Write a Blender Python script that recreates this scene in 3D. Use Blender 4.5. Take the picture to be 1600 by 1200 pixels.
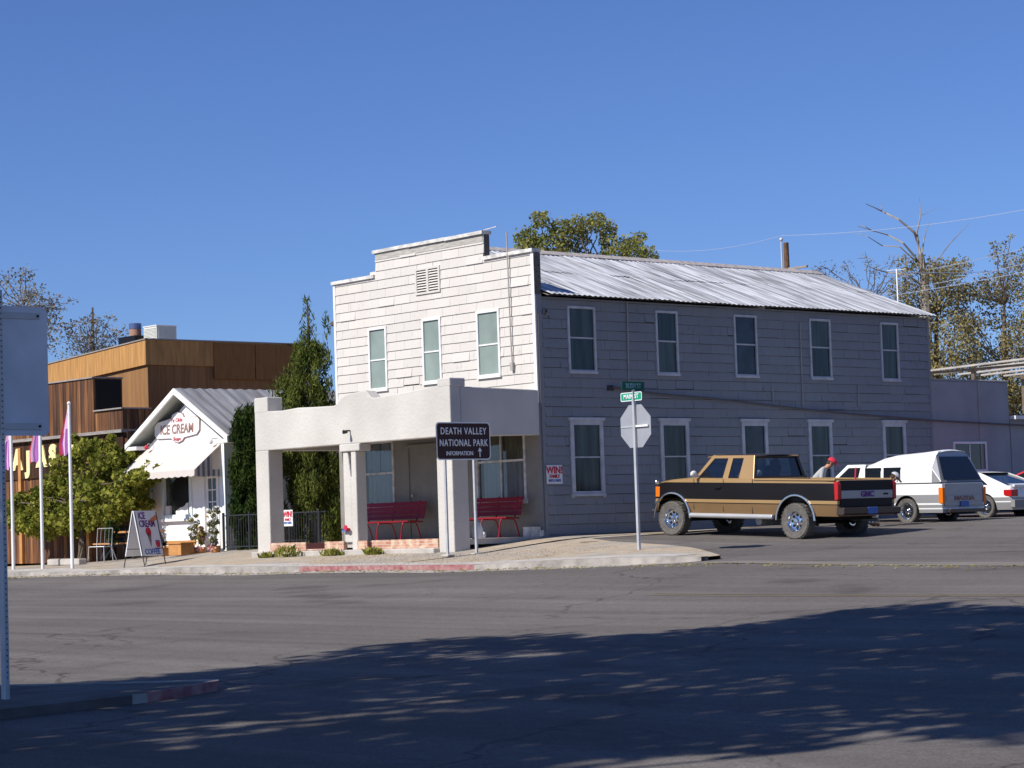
import bpy, math, random, numpy as np
from mathutils import Matrix, Vector
for _o in list(bpy.data.objects): bpy.data.objects.remove(_o)
sc = bpy.context.scene
COL = sc.collection
R = math.radians
# ---------------------------------------------------------------- camera
FPX = 3560.0; PITCH = R(3.54); ROLL = R(1.9); YAW = R(48.56)
CAM = Vector((37.928, -34.271, 0.2754))
fw = Vector((-math.sin(YAW)*math.cos(PITCH), math.cos(YAW)*math.cos(PITCH), math.sin(PITCH)))
rt = Vector((math.cos(YAW), math.sin(YAW), 0)); up = rt.cross(fw)
RT = rt*math.cos(ROLL) - up*math.sin(ROLL); UP = up*math.cos(ROLL) + rt*math.sin(ROLL)
cam = bpy.data.objects.new('camera', bpy.data.cameras.new('camera')); COL.objects.link(cam)
cam.data.sensor_width = 36; cam.data.lens = FPX/1600*36; cam.data.clip_end = 6000; cam.data.clip_start = .1
mw = Matrix((RT, UP, -fw)).transposed().to_4x4(); mw.translation = CAM; cam.matrix_world = mw
sc.camera = cam
# ---------------------------------------------------------------- light
EL = R(43); AZ = Vector((-.1045, -.9945, 0))          # towards the sun, along the ground
w = bpy.data.worlds.new('World'); sc.world = w; w.use_nodes = True
nt = w.node_tree; bg = nt.nodes['Background']; sky = nt.nodes.new('ShaderNodeTexSky')
sky.sky_type = 'NISHITA'; sky.sun_disc = False; sky.sun_elevation = EL
sky.sun_rotation = math.atan2(AZ.x, AZ.y); sky.altitude = 1200; sky.air_density = 1.0; sky.dust_density = .3; sky.ozone_density = 3.5
tint = nt.nodes.new('ShaderNodeMixRGB'); tint.blend_type = 'MULTIPLY'; tint.inputs[0].default_value = 1; tint.inputs[2].default_value = (.80, 1.0, 1.50, 1)   # deep high desert sky
nt.links.new(sky.outputs[0], tint.inputs[1]); nt.links.new(tint.outputs[0], bg.inputs[0]); bg.inputs[1].default_value = .067
sl = bpy.data.lights.new('sun', 'SUN'); sl.energy = 5; sl.angle = R(.53); sl.color = (1, .955, .875)
so = bpy.data.objects.new('sun', sl); COL.objects.link(so)
sdir = Vector((AZ.x*math.cos(EL), AZ.y*math.cos(EL), math.sin(EL)))
so.rotation_euler = sdir.to_track_quat('Z', 'Y').to_euler()
sc.view_settings.view_transform = 'Standard'; sc.view_settings.look = 'None'; sc.view_settings.gamma = 1
sc.view_settings.exposure = 0.14
# ---------------------------------------------------------------- materials
def ramp2(nt, fac, a, b, p0=0., p1=1.):
    r = nt.nodes.new('ShaderNodeValToRGB'); r.color_ramp.elements[0].position = p0; r.color_ramp.elements[1].position = p1
    r.color_ramp.elements[0].color = (*a, 1); r.color_ramp.elements[1].color = (*b, 1); nt.links.new(fac, r.inputs[0]); return r.outputs[0]
def mat(name, c, rough=.7, metal=0., var=.12, scale=3., stretch=(1, 1, 1), bump=0., bscale=40., spec=.3, c2=None, coat=0., detail=4.):
    m = bpy.data.materials.new(name); m.use_nodes = True; nt = m.node_tree; b = nt.nodes['Principled BSDF']
    b.inputs['Roughness'].default_value = rough; b.inputs['Metallic'].default_value = metal
    b.inputs['Specular IOR Level'].default_value = spec; b.inputs['Coat Weight'].default_value = coat; b.inputs['Coat Roughness'].default_value = .08
    if var == 0 and c2 is None:
        b.inputs['Base Color'].default_value = (*c, 1)
    tc = nt.nodes.new('ShaderNodeTexCoord'); mp = nt.nodes.new('ShaderNodeMapping'); nt.links.new(tc.outputs['Object'], mp.inputs[0])
    mp.inputs['Scale'].default_value = stretch
    if not (var == 0 and c2 is None):
        n = nt.nodes.new('ShaderNodeTexNoise'); n.inputs['Scale'].default_value = scale; n.inputs['Detail'].default_value = detail
        nt.links.new(mp.outputs[0], n.inputs[0])
        a = tuple(x*(1-var) for x in c); d = c2 if c2 else tuple(min(1, x*(1+var)) for x in c)
        nt.links.new(ramp2(nt, n.outputs[0], a, d, .3, .7), b.inputs['Base Color'])
    if bump:
        n2 = nt.nodes.new('ShaderNodeTexNoise'); n2.inputs['Scale'].default_value = bscale; n2.inputs['Detail'].default_value = 5
        nt.links.new(tc.outputs['Object'], n2.inputs[0])
        bp = nt.nodes.new('ShaderNodeBump'); bp.inputs['Strength'].default_value = bump; bp.inputs['Distance'].default_value = .02
        nt.links.new(n2.outputs[0], bp.inputs['Height']); nt.links.new(bp.outputs[0], b.inputs['Normal'])
    return m
def leafmat(name, a, b2, scale=1.6, transl=.35):
    m = bpy.data.materials.new(name); m.use_nodes = True; nt = m.node_tree; nt.nodes.remove(nt.nodes['Principled BSDF'])
    out = nt.nodes['Material Output']; g = nt.nodes.new('ShaderNodeNewGeometry'); n = nt.nodes.new('ShaderNodeTexNoise')
    n.inputs['Scale'].default_value = scale; n.inputs['Detail'].default_value = 6; nt.links.new(g.outputs['Position'], n.inputs[0])
    mx = nt.nodes.new('ShaderNodeMath'); mx.operation = 'ADD'; mi = nt.nodes.new('ShaderNodeMath'); mi.operation = 'MULTIPLY'; mi.inputs[1].default_value = .35
    nt.links.new(g.outputs['Random Per Island'], mi.inputs[0]); nt.links.new(n.outputs[0], mx.inputs[0]); nt.links.new(mi.outputs[0], mx.inputs[1])
    col = ramp2(nt, mx.outputs[0], a, b2, .45, .85)
    d = nt.nodes.new('ShaderNodeBsdfDiffuse'); t = nt.nodes.new('ShaderNodeBsdfTranslucent'); s = nt.nodes.new('ShaderNodeMixShader'); s.inputs[0].default_value = transl
    nt.links.new(col, d.inputs[0]); nt.links.new(col, t.inputs[0]); nt.links.new(d.outputs[0], s.inputs[1]); nt.links.new(t.outputs[0], s.inputs[2]); nt.links.new(s.outputs[0], out.inputs[0])
    return m
def sidingmat(name, c, stain, rnd=.16, sf=.35):
    m = bpy.data.materials.new(name); m.use_nodes = True; nt = m.node_tree; b = nt.nodes['Principled BSDF']; L = nt.links.new
    b.inputs['Roughness'].default_value = .8; b.inputs['Specular IOR Level'].default_value = .2
    g = nt.nodes.new('ShaderNodeNewGeometry')
    def noise(s, st=(1, 1, 1), d=5):
        mp = nt.nodes.new('ShaderNodeMapping'); mp.inputs['Scale'].default_value = st; L(g.outputs['Position'], mp.inputs[0])
        n = nt.nodes.new('ShaderNodeTexNoise'); n.inputs['Scale'].default_value = s; n.inputs['Detail'].default_value = d; L(mp.outputs[0], n.inputs[0]); return n.outputs[0]
    def mixc(mode, fac, a, c2):
        x = nt.nodes.new('ShaderNodeMixRGB'); x.blend_type = mode
        for i, v in enumerate((fac, a, c2)):
            if isinstance(v, (int, float)): x.inputs[i].default_value = v
            elif isinstance(v, tuple): x.inputs[i].default_value = (*v, 1)
            else: L(v, x.inputs[i])
        return x.outputs[0]
    col = mixc('MULTIPLY', 1., c, ramp2(nt, g.outputs['Random Per Island'], (1-rnd,)*3, (1+rnd*.6,)*3))
    col = mixc('MIX', ramp2(nt, noise(.9, (1.5, 1.5, .5)), (0, 0, 0), (sf,)*3, .5, .72), col, stain)
    col = mixc('MIX', ramp2(nt, noise(14, (1, 1, .35), 6), (0, 0, 0), (sf*1.3,)*3, .62, .72), col, tuple(x*.5 for x in stain))
    L(col, b.inputs['Base Color'])
    bp = nt.nodes.new('ShaderNodeBump'); bp.inputs['Strength'].default_value = .35; bp.inputs['Distance'].default_value = .01; L(noise(40, (1, 1, .25), 3), bp.inputs['Height']); L(bp.outputs[0], b.inputs['Normal'])
    return m
def boardmat(name, cols, width=.2, gap=.06, weather=(.5, .5, .5), wf=.3, rough=.85):
    """vertical boards: random tone per board, dark joints, streaks along the grain"""
    m = bpy.data.materials.new(name); m.use_nodes = True; nt = m.node_tree; b = nt.nodes['Principled BSDF']; L = nt.links.new
    b.inputs['Roughness'].default_value = rough; b.inputs['Specular IOR Level'].default_value = .15
    tc = nt.nodes.new('ShaderNodeTexCoord'); sp = nt.nodes.new('ShaderNodeSeparateXYZ'); L(tc.outputs['Object'], sp.inputs[0])
    def mth(op, a, c=None):
        n = nt.nodes.new('ShaderNodeMath'); n.operation = op
        for i, v in enumerate((a, c)):
            if v is None: continue
            if isinstance(v, (int, float)): n.inputs[i].default_value = v
            else: L(v, n.inputs[i])
        return n.outputs[0]
    s = mth('DIVIDE', mth('ADD', sp.outputs[0], sp.outputs[1]), width); fl = mth('FLOOR', s); fr = mth('FRACT', s)
    wn = nt.nodes.new('ShaderNodeTexWhiteNoise'); wn.noise_dimensions = '1D'; L(fl, wn.inputs['W'])
    cr = nt.nodes.new('ShaderNodeValToRGB'); els = cr.color_ramp.elements
    els[0].color = (*cols[0], 1); els[1].color = (*cols[-1], 1)
    for i, c in enumerate(cols[1:-1]): e = els.new((i+1)/(len(cols)-1)); e.color = (*c, 1)
    mp = nt.nodes.new('ShaderNodeMapping'); mp.inputs['Scale'].default_value = (14, 14, .9); L(tc.outputs['Object'], mp.inputs[0])
    n = nt.nodes.new('ShaderNodeTexNoise'); n.inputs['Scale'].default_value = 1; n.inputs['Detail'].default_value = 6; L(mp.outputs[0], n.inputs[0])
    f = mth('ADD', mth('MULTIPLY', wn.outputs[0], .55), mth('MULTIPLY', mth('SUBTRACT', n.outputs[0], .5), 1.5)); f = mth('ADD', f, .22)
    L(f, cr.inputs[0])
    n2 = nt.nodes.new('ShaderNodeTexNoise'); n2.inputs['Scale'].default_value = .9; n2.inputs['Detail'].default_value = 5; L(mp.outputs[0], n2.inputs[0])
    mx = nt.nodes.new('ShaderNodeMixRGB'); L(mth('MULTIPLY', n2.outputs[0], wf), mx.inputs[0]); L(cr.outputs[0], mx.inputs[1]); mx.inputs[2].default_value = (*weather, 1)
    g = mth('LESS_THAN', fr, gap); m2 = nt.nodes.new('ShaderNodeMixRGB'); L(mth('MULTIPLY', g, .8), m2.inputs[0]); L(mx.outputs[0], m2.inputs[1]); m2.inputs[2].default_value = (.01, .007, .005, 1)
    L(m2.outputs[0], b.inputs['Base Color']); return m
def brickmat(name, c1, c2, mortar, bw=.2, bh=.065):
    m = bpy.data.materials.new(name); m.use_nodes = True; nt = m.node_tree; b = nt.nodes['Principled BSDF']; L = nt.links.new
    b.inputs['Roughness'].default_value = .9
    tc = nt.nodes.new('ShaderNodeTexCoord'); sp = nt.nodes.new('ShaderNodeSeparateXYZ'); L(tc.outputs['Object'], sp.inputs[0])
    ad = nt.nodes.new('ShaderNodeMath'); L(sp.outputs[0], ad.inputs[0]); L(sp.outputs[1], ad.inputs[1])
    cb = nt.nodes.new('ShaderNodeCombineXYZ'); L(ad.outputs[0], cb.inputs[0]); L(sp.outputs[2], cb.inputs[1])
    br = nt.nodes.new('ShaderNodeTexBrick'); br.inputs['Scale'].default_value = 1; br.inputs['Brick Width'].default_value = bw; br.inputs['Row Height'].default_value = bh; br.inputs['Mortar Size'].default_value = .006
    br.inputs['Color1'].default_value = (*c1, 1); br.inputs['Color2'].default_value = (*c2, 1); br.inputs['Mortar'].default_value = (*mortar, 1)
    L(cb.outputs[0], br.inputs[0])
    n = nt.nodes.new('ShaderNodeTexNoise'); n.inputs['Scale'].default_value = 5; L(tc.outputs['Object'], n.inputs[0])
    mx = nt.nodes.new('ShaderNodeMixRGB'); mx.blend_type = 'MIX'; L(ramp2(nt, n.outputs[0], (0, 0, 0), (1, 1, 1), .45, .65), mx.inputs[0]); L(br.outputs[0], mx.inputs[1]); mx.inputs[2].default_value = (.62, .5, .36, 1)
    L(mx.outputs[0], b.inputs['Base Color']); return m
def asphaltmat():
    m = bpy.data.materials.new('asphalt'); m.use_nodes = True; nt = m.node_tree; b = nt.nodes['Principled BSDF']; L = nt.links.new
    b.inputs['Roughness'].default_value = .85; b.inputs['Specular IOR Level'].default_value = .25
    g = nt.nodes.new('ShaderNodeNewGeometry')
    def noise(sc_, str_, det=5):
        mp = nt.nodes.new('ShaderNodeMapping'); mp.inputs['Scale'].default_value = str_; L(g.outputs['Position'], mp.inputs[0])
        n = nt.nodes.new('ShaderNodeTexNoise'); n.inputs['Scale'].default_value = sc_; n.inputs['Detail'].default_value = det; L(mp.outputs[0], n.inputs[0]); return n.outputs[0]
    base = ramp2(nt, noise(.25, (1, 1, 1)), (.134, .119, .109), (.162, .145, .133), .35, .65)
    def mul(col, fac, lo, hi, p0, p1):
        mx = nt.nodes.new('ShaderNodeMixRGB'); mx.blend_type = 'MULTIPLY'; mx.inputs[0].default_value = 1
        L(col, mx.inputs[1]); L(ramp2(nt, fac, (lo,)*3, (hi,)*3, p0, p1), mx.inputs[2]); return mx.outputs[0]
    c = mul(base, noise(1, (.035, .9, 1), 6), .84, 1.07, .38, .62)
    c = mul(c, noise(1, (.012, 2.6, 1), 3), .91, 1.04, .4, .6)
    c = mul(c, noise(45, (1, 1, 1), 3), .72, 1.28, .3, .7)
    c = mul(c, noise(9, (1, 1, 1), 3), .93, 1.07, .35, .65)
    # cracks: warped cell edges, broken up; darker tar-filled ones
    wp = nt.nodes.new('ShaderNodeVectorMath'); wp.operation = 'ADD'; nz_ = nt.nodes.new('ShaderNodeTexNoise'); nz_.inputs['Scale'].default_value = .8; nz_.inputs['Detail'].default_value = 6
    L(g.outputs['Position'], nz_.inputs[0]); scl = nt.nodes.new('ShaderNodeVectorMath'); scl.operation = 'SCALE'; scl.inputs['Scale'].default_value = 1.6; L(nz_.outputs['Color'], scl.inputs[0]); L(g.outputs['Position'], wp.inputs[0]); L(scl.outputs[0], wp.inputs[1])
    def crack(sc_, wid):
        v = nt.nodes.new('ShaderNodeTexVoronoi'); v.feature = 'DISTANCE_TO_EDGE'; v.inputs['Scale'].default_value = sc_; L(wp.outputs[0], v.inputs['Vector'])
        return ramp2(nt, v.outputs['Distance'], (.45,)*3, (1,)*3, 0, wid)
    def mix1(a, c2, fac):
        x = nt.nodes.new('ShaderNodeMixRGB'); x.blend_type = 'MIX'; L(fac, x.inputs[0]); L(a, x.inputs[1]); L(c2, x.inputs[2]); return x.outputs[0]
    def mulc(a, c2, f=1.):
        x = nt.nodes.new('ShaderNodeMixRGB'); x.blend_type = 'MULTIPLY'; x.inputs[0].default_value = f; L(a, x.inputs[1]); L(c2, x.inputs[2]); return x.outputs[0]
    ck = mulc(c, crack(.16, .008)); ck = mulc(ck, crack(.7, .012), .55)
    c = mix1(c, ck, ramp2(nt, noise(.12, (1, 1, 1), 2), (0, 0, 0), (1, 1, 1), .46, .56))
    c = mul(c, noise(.5, (1, 1, 1), 2), .74, 1.0, .32, .40)            # oil stains and patches
    L(c, b.inputs['Base Color'])
    bp = nt.nodes.new('ShaderNodeBump'); bp.inputs['Strength'].default_value = .5; bp.inputs['Distance'].default_value = .01; L(noise(60, (1, 1, 1), 4), bp.inputs['Height']); L(bp.outputs[0], b.inputs['Normal'])
    return m
def walkmat():
    """concrete by the kerb, sandy dirt further right, plain worn concrete walk on the left"""
    m = bpy.data.materials.new('dusty walk'); m.use_nodes = True; nt = m.node_tree; b = nt.nodes['Principled BSDF']; L = nt.links.new
    b.inputs['Roughness'].default_value = .95; b.inputs['Specular IOR Level'].default_value = .1
    g = nt.nodes.new('ShaderNodeNewGeometry')
    def noise(s, det=5):
        n = nt.nodes.new('ShaderNodeTexNoise'); n.inputs['Scale'].default_value = s; n.inputs['Detail'].default_value = det; L(g.outputs['Position'], n.inputs[0]); return n.outputs[0]
    c1 = ramp2(nt, noise(.9), (.34, .31, .27), (.44, .39, .33), .35, .65)
    c2 = ramp2(nt, noise(2.5), (.38, .31, .23), (.50, .41, .31), .35, .65)
    mx = nt.nodes.new('ShaderNodeMixRGB'); L(ramp2(nt, noise(.5, 3), (0, 0, 0), (1, 1, 1), .4, .55), mx.inputs[0]); L(c1, mx.inputs[1]); L(c2, mx.inputs[2])
    m2 = nt.nodes.new('ShaderNodeMixRGB'); m2.blend_type = 'MULTIPLY'; m2.inputs[0].default_value = 1; L(mx.outputs[0], m2.inputs[1]); L(ramp2(nt, noise(30, 3), (.75,)*3, (1.15,)*3, .3, .7), m2.inputs[2])
    L(m2.outputs[0], b.inputs['Base Color'])
    bp = nt.nodes.new('ShaderNodeBump'); bp.inputs['Strength'].default_value = .8; bp.inputs['Distance'].default_value = .03; L(noise(12, 5), bp.inputs['Height']); L(bp.outputs[0], b.inputs['Normal'])
    return m
def roofmat(name, a, b2, dark, metal=.5):
    m = bpy.data.materials.new(name); m.use_nodes = True; nt = m.node_tree; b = nt.nodes['Principled BSDF']; L = nt.links.new
    b.inputs['Roughness'].default_value = .42; b.inputs['Metallic'].default_value = metal
    tc = nt.nodes.new('ShaderNodeTexCoord')
    def noise(s, st, det=4):
        mp = nt.nodes.new('ShaderNodeMapping'); mp.inputs['Scale'].default_value = st; L(tc.outputs['Object'], mp.inputs[0])
        n = nt.nodes.new('ShaderNodeTexNoise'); n.inputs['Scale'].default_value = s; n.inputs['Detail'].default_value = det; L(mp.outputs[0], n.inputs[0]); return n.outputs[0]
    c = ramp2(nt, noise(1, (.5, 5, .5)), a, b2, .38, .62)
    mx = nt.nodes.new('ShaderNodeMixRGB'); L(ramp2(nt, noise(1, (.9, 11, .9), 5), (0, 0, 0), (.8, .8, .8), .52, .68), mx.inputs[0]); L(c, mx.inputs[1]); mx.inputs[2].default_value = (*dark, 1)
    L(mx.outputs[0], b.inputs['Base Color']); return m
M = dict(
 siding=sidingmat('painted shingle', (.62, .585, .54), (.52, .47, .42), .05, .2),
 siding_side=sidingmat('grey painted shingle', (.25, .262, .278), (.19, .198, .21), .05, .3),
 gutter=mat('worn valley gutter', (.18, .16, .14), .9, var=.3, scale=1.5, stretch=(.4, 3, 1), bump=.3),
 tan=mat('tan lower paint', (.215, .13, .06), .32, metal=.2, var=.05, scale=2, coat=.5),
 screen_dark=mat('shaded window screen', (.035, .055, .058), .18, var=.6, scale=.8, stretch=(1, 5, .6), spec=.4),  # front screen colour, darkened to stand for shade on the side wall
 siding_back=mat('shingle backing', (.09, .085, .08), .9),
 white=mat('white paint', (.78, .77, .75), .55, var=.08, scale=5),
 trim_side=mat('shade darkened trim paint', (.50, .51, .53), .6, var=.15, scale=4),  # white trim with the side wall's shade mixed into its colour
 white_old=mat('weathered white paint', (.62, .60, .56), .75, var=.3, scale=6),
 screen=mat('window screen', (.24, .295, .265), .3, var=.2, scale=1.1, spec=.35),
 stucco=mat('stucco', (.57, .54, .495), .9, var=.10, scale=.8, bump=.5, bscale=16, detail=8),
 stucco_grey=mat('grey stucco', (.32, .33, .345), .9, var=.08, scale=1.5, bump=.4, bscale=18),
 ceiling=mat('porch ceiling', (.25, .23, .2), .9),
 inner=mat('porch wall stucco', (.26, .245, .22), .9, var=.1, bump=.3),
 roof=roofmat('corrugated metal', (.44, .44, .45), (.90, .90, .90), (.22, .21, .20), .35),
 roof_old=roofmat('old metal roof', (.30, .29, .28), (.48, .47, .46), (.22, .18, .15), .3),
 rust=mat('ridge cap', (.40, .36, .34), .8, var=.3, scale=8),
 pipe=mat('painted pipe', (.38, .36, .33), .7),
 cable=mat('black cable', (.12, .11, .11), .6, var=0),
 black=mat('black paint', (.015, .015, .017), .45, var=0),
 iron=mat('black iron', (.03, .032, .036), .5, var=.1),
 brick=brickmat('porch brick', (.42, .16, .10), (.56, .30, .2), (.5, .45, .38)),
 concrete=mat('concrete', (.46, .43, .39), .9, var=.15, scale=3, bump=.3),
 kerb=mat('kerb concrete', (.34, .31, .28), .9, var=.35, scale=3, bump=.5, bscale=14, detail=8),
 near_walk=mat('shade darkened pavement', (.14, .13, .12), .95, var=.3, scale=2, bump=.4),  # dark base colour carries the tree shade lying on this pavement
 redkerb=mat('worn red kerb paint', (.34, .09, .11), .9, scale=7, var=.2, c2=(.42, .27, .24)),
 walk=walkmat(), asphalt=asphaltmat(),
 dirt=mat('sandy ground', (.34, .28, .21), .95, var=.2, scale=.6, bump=.4, bscale=5),
 curtain=mat('net curtain', (.50, .52, .55), .9, var=.08, scale=3),
 drape=mat('ochre curtain', (.30, .26, .15), .9, var=.2, scale=6, stretch=(6, 1, .3)),
 red=mat('red bench paint', (.28, .008, .022), .35, var=.1),
 plywood=mat('plywood', (.24, .115, .035), .8, var=.15, scale=3, stretch=(3, 3, .6)),
 fascia=mat('stained fascia wood', (.46, .24, .08), .8, var=.25, scale=2, stretch=(4, 4, .5)),
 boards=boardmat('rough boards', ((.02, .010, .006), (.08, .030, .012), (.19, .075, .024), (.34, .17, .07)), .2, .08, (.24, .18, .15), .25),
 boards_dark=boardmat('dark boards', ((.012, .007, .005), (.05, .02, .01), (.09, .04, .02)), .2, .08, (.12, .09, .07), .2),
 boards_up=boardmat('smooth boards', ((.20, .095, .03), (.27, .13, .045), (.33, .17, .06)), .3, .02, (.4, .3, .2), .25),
 grey_wood=mat('grey timber', (.30, .27, .25), .85, var=.25, scale=3, stretch=(1, 8, 8)),
 shopwhite=mat('shop white', (.86, .85, .83), .6, var=.02),
 aqua=mat('pale trim', (.74, .82, .82), .6, var=.03),
 soffit=mat('shop soffit', (.45, .48, .44), .8),
 glass=mat('dark glass', (.012, .016, .02), .06, var=0, spec=.6),
 autoglass=mat('car glass', (.01, .014, .02), .04, var=0, spec=.7),
 foliage_dark=leafmat('juniper leaf', (.05, .075, .02), (.17, .19, .045), 2.2, .25),
 foliage_cyp=leafmat('cypress leaf', (.02, .038, .012), (.05, .075, .018), 2.2, .2),
 foliage_mul=leafmat('mulberry leaf', (.09, .12, .02), (.36, .36, .07), 2.5, .35),
 foliage_top=leafmat('cottonwood leaf', (.15, .17, .05), (.38, .36, .12), 1.2, .35),
 foliage_brown=leafmat('autumn leaf', (.18, .15, .07), (.38, .33, .145), .5, .3),
 foliage_grey=leafmat('sparse grey leaf', (.18, .17, .14), (.34, .31, .25), .8, .3),
 bark=mat('bark', (.14, .11, .085), .95, var=.3, scale=8),
 deadwood=mat('bleached dead wood', (.27, .24, .21), .9, var=.35, scale=3),
 signpale=mat('pale sign back', (.66, .69, .74), .5, metal=.1, var=.08, scale=3),
 dark_a=mat('shade dimmed sash a', (.028, .045, .048), .15, var=.6, scale=1.2, stretch=(1, 6, .5)), dark_b=mat('shade dimmed sash b', (.05, .075, .075), .25, var=.5, scale=1, stretch=(1, 5, .4)), dark_c=mat('shade dimmed sash c', (.03, .04, .055), .08, var=.5, scale=2),  # side window panes: wall shade put into the screen colour
 galv=mat('galvanised steel', (.50, .51, .52), .5, metal=.3, var=.12, scale=4),
 signback=mat('sign aluminium', (.36, .37, .40), .5, metal=.25, var=.05, scale=5),
 brownsign=mat('dark brown sign', (.035, .012, .012), .5, var=.05),
 letterw=mat('white lettering', (.75, .78, .8), .6, var=0),
 green_shade=mat('shade darkened green sign', (.008, .10, .065), .6, var=.05),  # same plate green, darkened in colour for the plate in shade
 green=mat('green sign', (.01, .30, .17), .5, var=.04),
 gold=mat('gold paint', (.45, .285, .125), .28, metal=.3, var=.04, scale=2, coat=.6),
 bronze=mat('dark bronze paint', (.055, .038, .03), .25, metal=.2, var=.04, scale=2, coat=.6),
 darkpaint=mat('charcoal paint', (.008, .007, .008), .45, metal=0, var=.05, scale=2, coat=.06, spec=.2),
 chrome=mat('chrome', (.75, .77, .8), .15, metal=1, var=0),
 tyre=mat('dusty tyre', (.13, .12, .108), .9, var=.25, scale=14, bump=.6, bscale=60),
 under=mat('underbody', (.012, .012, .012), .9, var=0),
 taillight=mat('tail light', (.45, .008, .01), .2, var=0, coat=.5),
 amber=mat('amber lamp', (.75, .17, .01), .2, var=0, coat=.5),
 carwhite=mat('white car paint', (.82, .82, .81), .3, var=.01, coat=.5),
 silver=mat('silver paint', (.36, .36, .37), .35, metal=.3, var=.02, coat=.3),
 greybumper=mat('grey bumper', (.25, .24, .23), .6, var=.05),
 carred=mat('red car paint', (.55, .04, .05), .3, var=.02, coat=.5),
 skin=mat('skin', (.48, .24, .15), .6, var=.04), shirt=mat('grey shirt', (.42, .43, .44), .9, var=.06), jeans=mat('blue jeans', (.05, .07, .13), .9, var=.1),
 cap=mat('red cap', (.52, .03, .06), .8, var=.05), capw=mat('pale cap', (.5, .5, .52), .8, var=.05), hair=mat('brown hair', (.06, .035, .02), .8), shoe=mat('brown shoe', (.05, .03, .02), .6),
 yellow=mat('yellow sign letter', (.95, .80, .38), .5, var=.04),
 boardsign=mat('sign board', (.72, .72, .74), .6, var=.05),
 purple=mat('flag purple', (.34, .11, .38), .8, var=.1), flagwhite=mat('flag white', (.68, .46, .62), .8, var=.05), flagred=mat('flag red', (.62, .06, .10), .8, var=.08),
 orangewood=mat('orange stained wood', (.50, .24, .08), .6, var=.15, scale=6),
 flowerw=mat('pale blossom', (.66, .66, .70), .8, var=.15, scale=30), flowerp=mat('pink blossom', (.60, .30, .34), .8, var=.2, scale=30),
 weed=leafmat('weed leaf', (.13, .15, .03), (.34, .32, .08), 8, .3),
 pink=mat('awning cloth', (.60, .54, .50), .85, var=.04, scale=8), pinkdark=mat('awning stripe', (.20, .17, .17), .85, var=.04),
 blue=mat('blue ink', (.08, .16, .45), .6, var=0), redink=mat('red ink', (.55, .03, .06), .6, var=0), violet=mat('violet ink', (.16, .05, .22), .6, var=0), brownink=mat('brown ink', (.30, .17, .14), .6, var=0), tealink=mat('teal ink', (.2, .4, .42), .6, var=0),
 poleWhite=mat('white pole', (.80, .80, .80), .5, var=.03), wirepale=mat('overhead wire', (.36, .42, .55), .5, var=0),
 white_acc=mat('air cooler paint', (.62, .62, .57), .6, var=.05),
)
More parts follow.
